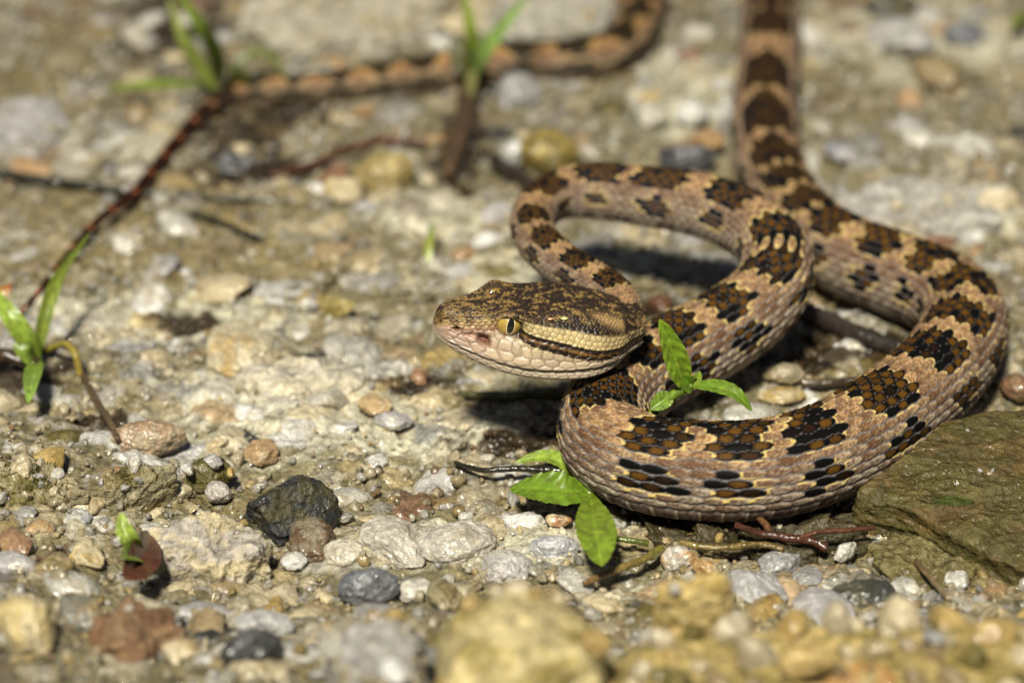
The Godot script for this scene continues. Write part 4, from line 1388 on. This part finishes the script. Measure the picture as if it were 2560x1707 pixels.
func eyeball(frame: Transform3D, side: float, parent: Node3D) -> void:
	var sec := head_section(EYE_S)
	var q := head_point(sec, EYE_V)
	var at := frame * (Vector3(EYE_S, q.y, (q.x - 1.72) * side) * .001)
	var look := (frame.basis * Vector3(-.10, .10, side)).normalized()
	var upv := (frame.basis * Vector3(.06, 1, 0))
	upv = (upv - look * upv.dot(look)).normalized()
	var rt := upv.cross(look)
	var ball := ico_ball(5)
	var v := PackedVector3Array()
	var c := PackedColorArray()
	for d in ball[0]:
		v.append((rt * d.x * 2.5 + upv * d.y * 2.4 + look * d.z * 1.95) * .001)
		var a := Vector2(d.x, d.y).length()
		var ang := atan2(d.y, d.x)
		var streak := nf.get_noise_2d(ang * 5.0, a * 2.0) * .5 + nf.get_noise_2d(ang * 16.0, a * 3.0) * .4
		var col := Color(.22, .12, .016).lerp(Color(.40, .28, .07), clampf(.5 + streak, 0, 1))
		var slit := pow(d.x / .285, 2) + pow(d.y / .66, 2)
		if slit < 1.35: col = Color(.62, .50, .26)
		col = col.lerp(Color(.05, .03, .012), smoothstep(.82, .99, a))
		c.append(col)
	var e := put("eye", mesh_from(v, ball[1], c), mats["eye"], parent, at)
	# the upright pupil, a thin lens just proud of the iris
	var pv := PackedVector3Array()
	var pc := PackedColorArray()
	var nr := 12
	var na := 40
	for i in nr:
		for j in na:
			var rho := float(i) / (nr - 1)
			var an := TAU * j / na
			var x := cos(an) * rho * .265
			var y := sin(an) * rho * .63
			var zz := sqrt(maxf(0.0, 1.0 - x * x - y * y)) + .012 * sqrt(1.0 - rho * rho * .98)
			pv.append((rt * x * 2.5 + upv * y * 2.4 + look * zz * 1.95) * .001)
			pc.append(Color(.004, .004, .005))
	var flip := (pv[na * 3 + 1] - pv[na * 3]).cross(pv[na * 2] - pv[na * 3]).dot(look)
	put("pupil", grid_mesh(pv, pc, nr, na, true, 1 if flip < 0 else -1), mats["eye"], e)


func make_snake() -> void:
	var frame := Transform3D(Vector3(0.86609, -0.12270, -0.23207), Vector3(0.13096, 0.99077, -0.03509), Vector3(0.25882, 0.00000, 0.96593), Vector3(-0.01484, 0.02400, 0.04991))
	var root := thing("snake", Vector3.ZERO, "tan pit viper with dark brown saddle blotches coiled on the wet gravel", "snake")
	var k_cut := 0
	for i in sx.size():               # the body leaves the picture at the top and comes back as the tail
		if sx[i].z < -.255: k_cut = i; break
	var m := ArrayMesh.new()
	m.add_surface_from_arrays(Mesh.PRIMITIVE_TRIANGLES, skin_tube(0, k_cut, 10, 8))
	m.add_surface_from_arrays(Mesh.PRIMITIVE_TRIANGLES, skin_tube(k_cut - 4, sx.size() - 2, 4, 4))
	m.add_surface_from_arrays(Mesh.PRIMITIVE_TRIANGLES, head_arrays(frame))
	m.surface_set_material(0, mats["skin"])
	m.surface_set_material(1, mats["skin"])
	m.surface_set_material(2, mats["face"])
	put("body", m, null, root)
	eyeball(frame, 1.0, root)
	eyeball(frame, -1.0, root)
	# two seeds stuck to the crown
	for a in [[24.2, 1.72, Color(.46, .46, .18), "pale yellow green seed stuck on the snake's crown"], [21.3, 1.82, Color(.42, .20, .08), "small orange seed stuck on the snake's crown beside the yellow one"]]:
		var sec := head_section(a[0])
		var q := head_point(sec, a[1])
		var o := put("seed", stone_mesh(4, 0, 3, Vector3(.0014, .0006, .0008) * (1.0 if a[0] > 22 else .85), a[2], a[2]), mats["eye"], self, frame * (Vector3(a[0], q.y + .35, q.x + .1) * .001))
		tag(o, a[3], "seed")


# ------------------------------------------------------------------ plants and litter
## a leaf along pts: folded on its midrib, with a toothed margin and a little thickness
func leaf_mesh(pts: Array, width: float, face_to: Vector3, col: Color, fold: float, fat: float, teeth := 0.0, tip_col := Color(0, 0, 0, 0)) -> ArrayMesh:
	var nl := 96
	var nc := 13
	var p := PackedVector3Array()
	var c := PackedColorArray()
	var thick := .00012
	for i in nl + 1:
		var t := float(i) / nl
		var q := spline(pts, t)
		var tan := (spline(pts, minf(t + .02, 1)) - spline(pts, maxf(t - .02, 0))).normalized()
		var up := (face_to - tan * face_to.dot(tan)).normalized()
		var sd := tan.cross(up)
		var w := width * .5 * pow(maxf(0.0, sin(PI * pow(t, fat))), .85) + .0001
		if teeth > 0: w *= 1.0 - teeth * fposmod(t * 15.0, 1.0) * smoothstep(.1, .3, t)
		if t < .12: w = maxf(w, width * .09)
		for m in nc * 2:
			var a := (m if m < nc else 2 * nc - 1 - m) / (nc - 1.0) * 2.0 - 1.0
			var top := m < nc
			var lift := absf(a) * w * fold - .00007 * exp(-a * a * 60.0) + .04 * w * sin(t * 46.0 + absf(a) * 7.0) * absf(a)
			p.append(q + sd * a * w + up * (lift + (thick if top else -thick) * (1.0 - .9 * absf(a))))
			var k := col * (1.0 + .22 * nf.get_noise_3dv(q * 900.0 + sd * a * 2.0))
			var vein := maxf(exp(-a * a * 160.0), .5 * exp(-pow(fposmod(t * 8.0 - absf(a) * 1.1, 1.0) - .5, 2) * 90.0))
			k = k.lerp(k * 1.7, vein * .45)
			k = k.lerp(Color(.10, .075, .02), .6 * smoothstep(.28, .5, nf.get_noise_3dv(q * 420.0 + sd * a * 3.0)))
			if tip_col.a > 0: k = k.lerp(tip_col, tip_col.a * smoothstep(.35, .95, t))
			c.append(Color(k.r, k.g, k.b))
	return grid_mesh(p, c, nl + 1, nc * 2, true, -1)


func make_plants() -> void:
	var green := Color(.12, .20, .016)
	var lime := Color(.22, .31, .04)
	var deep := Color(.09, .17, .012)
	var up := Vector3(0, .8, .6)
	# the seedling squeezed out under the front coil
	var at: Vector3 = Vector3(0.01379, 0.00200, 0.06520)
	var pl := thing("seedling", at, "green seedling with three leaves pressed under the front coil", "plant")
	put("leaf", leaf_mesh([Vector3(0.01387, 0.00400, 0.06758) - at, Vector3(0.00972, 0.00550, 0.07020) - at, Vector3(0.00464, 0.00500, 0.06837) - at, Vector3(-0.00032, 0.00350, 0.06575) - at], .0078, Vector3(.1, 1, .45), green, .25, .85, .09), mats["leaf"], pl)
	put("leaf", leaf_mesh([Vector3(0.01387, 0.00400, 0.06789) - at, Vector3(0.01431, 0.00700, 0.08087) - at, Vector3(0.01477, 0.00867, 0.09270) - at, Vector3(0.01532, 0.00824, 0.10071) - at], .0072, Vector3(0, 1, .5), Color(.16, .235, .02), .22, 1.25, .06), mats["leaf"], pl)
	put("leaf", leaf_mesh([Vector3(0.01153, 0.00200, 0.05877) - at, Vector3(0.00915, 0.00350, 0.05604) - at, Vector3(0.00556, 0.00350, 0.05407) - at, Vector3(0.00073, 0.00250, 0.05426) - at], .0034, Vector3(0, 1, .3), lime, .3, .9), mats["leaf"], pl)
	put("stem", tube_mesh([Vector3(0.01571, 0.00200, 0.06757) - at, Vector3(0.01387, 0.00400, 0.06789) - at, Vector3(0.01267, 0.00250, 0.06127) - at], .0011, .0008, green, green), mats["leaf"], pl)
	# the sprout standing inside the coils
	at = Vector3(0.02614, 0.00954, 0.05000)
	pl = thing("sprout", at, "upright green sprout standing between the coils behind the front one", "plant")
	put("stem", tube_mesh([Vector3(0.02533, 0.00779, 0.05100) - at, Vector3(0.02684, 0.01236, 0.05100) - at, Vector3(0.02999, 0.01509, 0.05100) - at, Vector3(0.03331, 0.01700, 0.05100) - at], .0011, .0009, lime, green), mats["leaf"], pl)
	put("leaf", leaf_mesh([Vector3(0.03221, 0.01618, 0.05100) - at, Vector3(0.03078, 0.02014, 0.05200) - at, Vector3(0.02885, 0.02603, 0.05300) - at, Vector3(0.02669, 0.03202, 0.05400) - at], .0047, Vector3(.35, .3, 1), Color(.19, .30, .025), .35, 1.0, .07), mats["leaf"], pl)
	put("leaf", leaf_mesh([Vector3(0.03316, 0.01682, 0.05100) - at, Vector3(0.03702, 0.01769, 0.05300) - at, Vector3(0.04089, 0.01722, 0.05500) - at, Vector3(0.04387, 0.01433, 0.05600) - at], .0032, Vector3(.2, 1, .5), green, .25, .9), mats["leaf"], pl)
	put("leaf", leaf_mesh([Vector3(0.03332, 0.01682, 0.05100) - at, Vector3(0.03247, 0.01762, 0.05150) - at, Vector3(0.03128, 0.01951, 0.05200) - at], .0030, Vector3(.2, .4, 1), deep, .5, .8), mats["leaf"], pl)
	put("leaf", leaf_mesh([Vector3(0.03315, 0.01700, 0.05100) - at, Vector3(0.03391, 0.01845, 0.05100) - at, Vector3(0.03443, 0.01989, 0.05100) - at], .0018, Vector3(.2, .4, 1), lime, .5, .8), mats["leaf"], pl)
	put("leaf", leaf_mesh([Vector3(0.02960, 0.01482, 0.05100) - at, Vector3(0.02757, 0.01408, 0.05200) - at, Vector3(0.02555, 0.01298, 0.05300) - at], .0032, Vector3(.2, .8, .7), green, .4, .9), mats["leaf"], pl)
	# the tuft at the left edge
	at = Vector3(-0.09396, 0.00000, 0.00970)
	pl = thing("grass_tuft", at, "bright grass tuft with a bent brown stalk at the left edge", "grass")
	put("blade", leaf_mesh([Vector3(-0.09396, 0.00000, 0.00970) - at, Vector3(-0.09598, 0.00700, 0.01204) - at, Vector3(-0.09925, 0.01200, 0.01056) - at, Vector3(-0.10502, 0.01500, 0.00205) - at], .0041, Vector3(.3, .5, .8), lime, .3, .8), mats["leaf"], pl)
	put("blade", leaf_mesh([Vector3(-0.09461, 0.00000, 0.00876) - at, Vector3(-0.09261, 0.00900, 0.00743) - at, Vector3(-0.09017, 0.01500, 0.00006) - at, Vector3(-0.08551, 0.01800, -0.01297) - at], .0028, Vector3(.4, .2, 1), Color(.17, .22, .03), .3, .8), mats["leaf"], pl)
	put("blade", leaf_mesh([Vector3(-0.09449, 0.00000, 0.00839) - at, Vector3(-0.09310, 0.00400, 0.02018) - at, Vector3(-0.09155, 0.00800, 0.03411) - at, Vector3(-0.09118, 0.00767, 0.04051) - at], .0034, Vector3(.1, .6, .9), Color(.20, .30, .05), .3, .8), mats["leaf"], pl)
	put("blade", leaf_mesh([Vector3(-0.09371, 0.00000, 0.01026) - at, Vector3(-0.09553, 0.00400, 0.01370) - at, Vector3(-0.09807, 0.00600, 0.01291) - at], .0038, Vector3(.1, .8, .6), Color(.16, .24, .03), .3, .7), mats["leaf"], pl)
	put("stalk", tube_mesh([Vector3(-0.09336, 0.00100, 0.00598) - at, Vector3(-0.08812, 0.00500, 0.01095) - at, Vector3(-0.08564, 0.00500, 0.01564) - at, Vector3(-0.08487, 0.00100, 0.01627) - at], .0008, .0007, Color(.22, .18, .03), Color(.32, .24, .05)), mats["leaf"], pl)
	put("dry_tip", leaf_mesh([Vector3(-0.10383, 0.01200, 0.00573) - at, Vector3(-0.10101, 0.01400, 0.00629) - at, Vector3(-0.09889, 0.01500, 0.00500) - at], .0022, Vector3(.1, .6, .9), Color(.50, .33, .05), .3, .8, 0, Color(.25, .05, .02, .9)), mats["leaf"], pl)
	# far tuft on the left
	at = Vector3(-0.07027, 0.00102, -0.13057)
	pl = thing("grass_tuft", at, "tall blurred grass tuft beside the tail at the upper left", "grass")
	put("blade", leaf_mesh([Vector3(-0.06984, 0.00208, -0.13210) - at, Vector3(-0.07029, 0.01280, -0.12473) - at, Vector3(-0.07280, 0.02256, -0.11787) - at, Vector3(-0.07765, 0.03248, -0.11565) - at], .0042, Vector3(.5, .2, .9), Color(.20, .30, .03), .3, .6), mats["leaf"], pl)
	put("blade", leaf_mesh([Vector3(-0.07056, 0.00194, -0.12834) - at, Vector3(-0.07469, 0.00987, -0.12657) - at, Vector3(-0.07786, 0.01684, -0.12562) - at, Vector3(-0.08095, 0.02500, -0.12992) - at], .0036, Vector3(.5, .2, .9), Color(.20, .24, .05), .3, .6), mats["leaf"], pl)
	put("blade", leaf_mesh([Vector3(-0.07233, 0.00203, -0.13084) - at, Vector3(-0.07985, 0.00478, -0.12412) - at, Vector3(-0.08771, 0.00567, -0.12113) - at, Vector3(-0.09635, 0.00377, -0.12388) - at], .0032, Vector3(.1, 1, .3), Color(.13, .19, .02), .3, .9), mats["leaf"], pl)
	put("blade", leaf_mesh([Vector3(-0.06828, 0.00208, -0.13210) - at, Vector3(-0.06411, 0.00718, -0.13470) - at, Vector3(-0.05898, 0.00823, -0.13625) - at, Vector3(-0.05343, 0.00396, -0.12886) - at], .0028, Vector3(0, 1, .4), Color(.10, .12, .03), .3, .9), mats["leaf"], pl)
	put("sheath", leaf_mesh([Vector3(-0.06644, 0.00093, -0.12808) - at, Vector3(-0.06489, 0.00680, -0.12460) - at, Vector3(-0.06585, 0.00982, -0.12531) - at], .0060, Vector3(.2, .4, .9), Color(.05, .06, .012), .4, .8), mats["leaf"], pl)
	# far tuft in the middle
	at = Vector3(-0.00955, 0.00133, -0.13892)
	pl = thing("grass_tuft", at, "two broad grass blades rising in front of the tail at the top", "grass")
	put("blade", leaf_mesh([Vector3(-0.00940, 0.00591, -0.12761) - at, Vector3(-0.00929, 0.01573, -0.12286) - at, Vector3(-0.01025, 0.02269, -0.12172) - at, Vector3(-0.01153, 0.03075, -0.12319) - at], .0030, Vector3(.3, .1, 1), Color(.21, .29, .02), .3, .6), mats["leaf"], pl)
	put("blade", leaf_mesh([Vector3(-0.00940, 0.00591, -0.12761) - at, Vector3(-0.00674, 0.01372, -0.12243) - at, Vector3(-0.00213, 0.02068, -0.12133) - at, Vector3(0.00597, 0.03075, -0.12319) - at], .0036, Vector3(-.3, .1, 1), Color(.19, .30, .07), .3, .6), mats["leaf"], pl)
	put("blade", leaf_mesh([Vector3(-0.00890, 0.00598, -0.12937) - at, Vector3(-0.01147, 0.01001, -0.13037) - at, Vector3(-0.01458, 0.01309, -0.13239) - at], .0075, Vector3(.2, .3, 1), Color(.06, .06, .015), .3, .7), mats["leaf"], pl)
	put("stalk", tube_mesh([Vector3(-0.01021, 0.00024, -0.10728) - at, Vector3(-0.01002, 0.00255, -0.11748) - at, Vector3(-0.00939, 0.00639, -0.12698) - at], .0020, .0014, Color(.10, .06, .04), Color(.16, .16, .05)), mats["leaf"], pl)
	# small sprouts
	at = Vector3(-0.06429, 0.00818, 0.09845)
	pl = thing("tiny_sprout", at, "tiny lime sprout among cream stones at the lower left", "plant")
	put("leaf", leaf_mesh([Vector3(-0.06416, 0.00750, 0.09514) - at, Vector3(-0.06524, 0.01250, 0.09917) - at, Vector3(-0.06642, 0.01449, 0.09817) - at, Vector3(-0.06682, 0.01620, 0.09638) - at], .0030, Vector3(.2, .3, 1), Color(.24, .33, .05), .4, .8), mats["leaf"], pl)
	put("leaf", leaf_mesh([Vector3(-0.06425, 0.00784, 0.09688) - at, Vector3(-0.06487, 0.01107, 0.10183) - at, Vector3(-0.06582, 0.01354, 0.10665) - at], .0036, Vector3(.2, .7, .7), lime, .4, .7), mats["leaf"], pl)
	put("dead_leaf", leaf_mesh([Vector3(-0.06330, 0.00640, 0.08739) - at, Vector3(-0.06327, 0.00875, 0.09723) - at, Vector3(-0.06463, 0.00978, 0.10468) - at, Vector3(-0.06545, 0.00967, 0.10732) - at], .0060, Vector3(.3, .5, .9), Color(.10, .035, .018), .4, .8), mats["leaf"], pl)
	at = Vector3(-0.01771, 0.00000, -0.04063)
	pl = thing("tiny_sprout", at, "single tiny green blade between the tail and the snake's snout", "plant")
	put("leaf", leaf_mesh([Vector3(-0.01788, 0.00000, -0.03634) - at, Vector3(-0.01774, 0.00300, -0.03970) - at, Vector3(-0.01684, 0.00500, -0.04593) - at], .0018, Vector3(.2, .2, 1), Color(.24, .28, .06), .3, .8), mats["leaf"], pl)
	at = Vector3(0.12773, 0.00200, -0.16959)
	pl = thing("tiny_sprout", at, "dark green blade in the top right corner", "plant")
	put("leaf", leaf_mesh([Vector3(0.13034, 0.00400, -0.17345) - at, Vector3(0.12550, 0.00597, -0.16380) - at, Vector3(0.12274, 0.00492, -0.16056) - at], .0030, Vector3(.1, .8, .6), Color(.12, .14, .02), .3, .8), mats["leaf"], pl)


func twig(called: String, label: String, pts: Array, r0: float, r1: float, base: Color, tip: Color, cat := "twig", mat := "wood") -> void:
	var at: Vector3 = pts[0]
	var rel := []
	for q in pts: rel.append(q - at)
	var o := put(called, tube_mesh(rel, r0, r1, base, tip, 14, .22), mats[mat], self, at)
	tag(o, label, cat)


func make_twigs() -> void:
	var black := Color(.03, .026, .02)
	var red := Color(.17, .045, .022)
	twig("red_twig", "reddish twig lying left of the honey coloured boulder", [Vector3(-0.05422, 0.00100, -0.07945), Vector3(-0.04663, 0.00150, -0.08315), Vector3(-0.03818, 0.00200, -0.09107), Vector3(-0.02952, 0.00205, -0.09746), Vector3(-0.02006, 0.00155, -0.09785)], .0011, .0008, Color(.07, .03, .018), Color(.12, .04, .022))
	twig("black_root", "long black root crossing the left side below the tail", [Vector3(-0.11917, 0.00050, -0.08299), Vector3(-0.10274, 0.00080, -0.07751), Vector3(-0.08463, 0.00060, -0.07203), Vector3(-0.06993, 0.00060, -0.06968), Vector3(-0.04954, 0.00050, -0.06711)], .0011, .0006, black, Color(.05, .05, .03))
	twig("dark_stick", "short dark stick running to the neck loop", [Vector3(-0.00404, 0.00120, -0.08798), Vector3(0.00088, 0.00150, -0.07952), Vector3(0.00666, 0.00150, -0.07191)], .0017, .0014, black, Color(.05, .03, .025))
	twig("olive_stick", "mossy olive stick pointing at the coil under the chin", [Vector3(-0.00980, 0.00080, 0.02409), Vector3(-0.00219, 0.00120, 0.02574), Vector3(0.00625, 0.00120, 0.02466), Vector3(0.01302, 0.00100, 0.02357)], .0007, .0014, Color(.10, .095, .03), Color(.12, .11, .03))
	twig("black_straw", "thin black straw pointing at the coil above the leaves", [Vector3(-0.01061, 0.00120, 0.05194), Vector3(-0.00530, 0.00200, 0.05632), Vector3(0.00032, 0.00260, 0.05674), Vector3(0.01157, 0.00200, 0.05665)], .0004, .0007, Color(.02, .018, .012), Color(.03, .028, .02), "straw")
	twig("olive_straw", "olive straw with a red tip below the hanging leaf", [Vector3(0.02641, 0.00201, 0.08478), Vector3(0.02237, 0.00283, 0.09000), Vector3(0.01693, 0.00287, 0.09402), Vector3(0.01233, 0.00268, 0.09731)], .0009, .0005, Color(.20, .18, .04), Color(.22, .12, .05), "straw")
	twig("green_stalk", "short green stalk right of the hanging leaf", [Vector3(0.01731, 0.00200, 0.08071), Vector3(0.02038, 0.00200, 0.08147), Vector3(0.02425, 0.00140, 0.08167)], .0006, .0005, Color(.12, .16, .02), Color(.09, .10, .02), "stem")
	twig("red_root", "thick red root in the mud below the front coil", [Vector3(0.03974, 0.00400, 0.07955), Vector3(0.04486, 0.00420, 0.08337), Vector3(0.05176, 0.00350, 0.08400), Vector3(0.05555, 0.00251, 0.08503)], .0006, .0008, Color(.085, .034, .02), Color(.07, .026, .015), "root")
	twig("thin_red_root", "thin glossy red root forking towards the green slab", [Vector3(0.05096, 0.00400, 0.08409), Vector3(0.05410, 0.00450, 0.08298), Vector3(0.05884, 0.00420, 0.08186), Vector3(0.06449, 0.00350, 0.07976)], .0005, .0004, Color(.12, .055, .028), Color(.10, .04, .022), "root")
	twig("curled_root", "curled brown root coming out from under the front coil", [Vector3(0.03960, 0.00400, 0.07571), Vector3(0.04256, 0.00500, 0.07743), Vector3(0.04474, 0.00450, 0.07964), Vector3(0.04578, 0.00350, 0.08174)], .0006, .0006, Color(.20, .11, .03), Color(.14, .06, .03), "root")
	twig("yellow_root", "thin yellow brown root low in the mud", [Vector3(0.02950, 0.00300, 0.08391), Vector3(0.03553, 0.00303, 0.08591), Vector3(0.04325, 0.00321, 0.08501), Vector3(0.04782, 0.00253, 0.08565)], .0006, .0005, Color(.20, .15, .04), Color(.16, .10, .03), "root")
	twig("brown_stick", "thin brown stick lying below the olive shelf", [Vector3(0.07093, 0.00168, 0.08839), Vector3(0.07263, 0.00270, 0.09591), Vector3(0.07429, 0.00471, 0.10557)], .0006, .0004, Color(.13, .08, .04), TAN)
	twig("coil_stick", "dark stick lying inside the right coil", [Vector3(0.05976, 0.00200, -0.00955), Vector3(0.06541, 0.00200, -0.00363), Vector3(0.07178, 0.00200, 0.00277), Vector3(0.07787, 0.00150, 0.00695)], .0022, .0016, Color(.045, .032, .025), black)
	twig("low_stick", "thin brown stick lying behind the front coil", [Vector3(0.05645, 0.00100, 0.01994), Vector3(0.06328, 0.00100, 0.01957), Vector3(0.07113, 0.00100, 0.01774)], .0009, .0007, Color(.09, .06, .03), black)
	twig("muddy_root", "muddy dark root hanging below the centre grass", [Vector3(-0.01011, 0.00230, -0.12474), Vector3(-0.01123, 0.00178, -0.10882), Vector3(-0.01254, 0.00103, -0.09531), Vector3(-0.01426, 0.00100, -0.08065)], .0030, .0016, Color(.06, .035, .022), Color(.10, .06, .03), "root")
	twig("left_root", "brown root running down from the left grass tuft", [Vector3(-0.08428, 0.00100, 0.01627), Vector3(-0.08005, 0.00224, 0.02949), Vector3(-0.07626, 0.00353, 0.03977), Vector3(-0.07363, 0.00393, 0.04818)], .0008, .0006, Color(.09, .055, .03), Color(.12, .08, .04), "root")
	twig("dark_left_root", "dark root lying left of the bright grass tuft", [Vector3(-0.10503, 0.00150, 0.00884), Vector3(-0.09954, 0.00200, 0.01075), Vector3(-0.09381, 0.00100, 0.01219)], .0018, .0012, Color(.05, .025, .015), Color(.06, .04, .02), "root")
	twig("far_root", "faint dark root below the long black root", [Vector3(-0.07003, 0.00060, -0.06044), Vector3(-0.06191, 0.00080, -0.05435), Vector3(-0.05383, 0.00060, -0.04700)], .0008, .0005, Color(.05, .045, .025), black, "root")
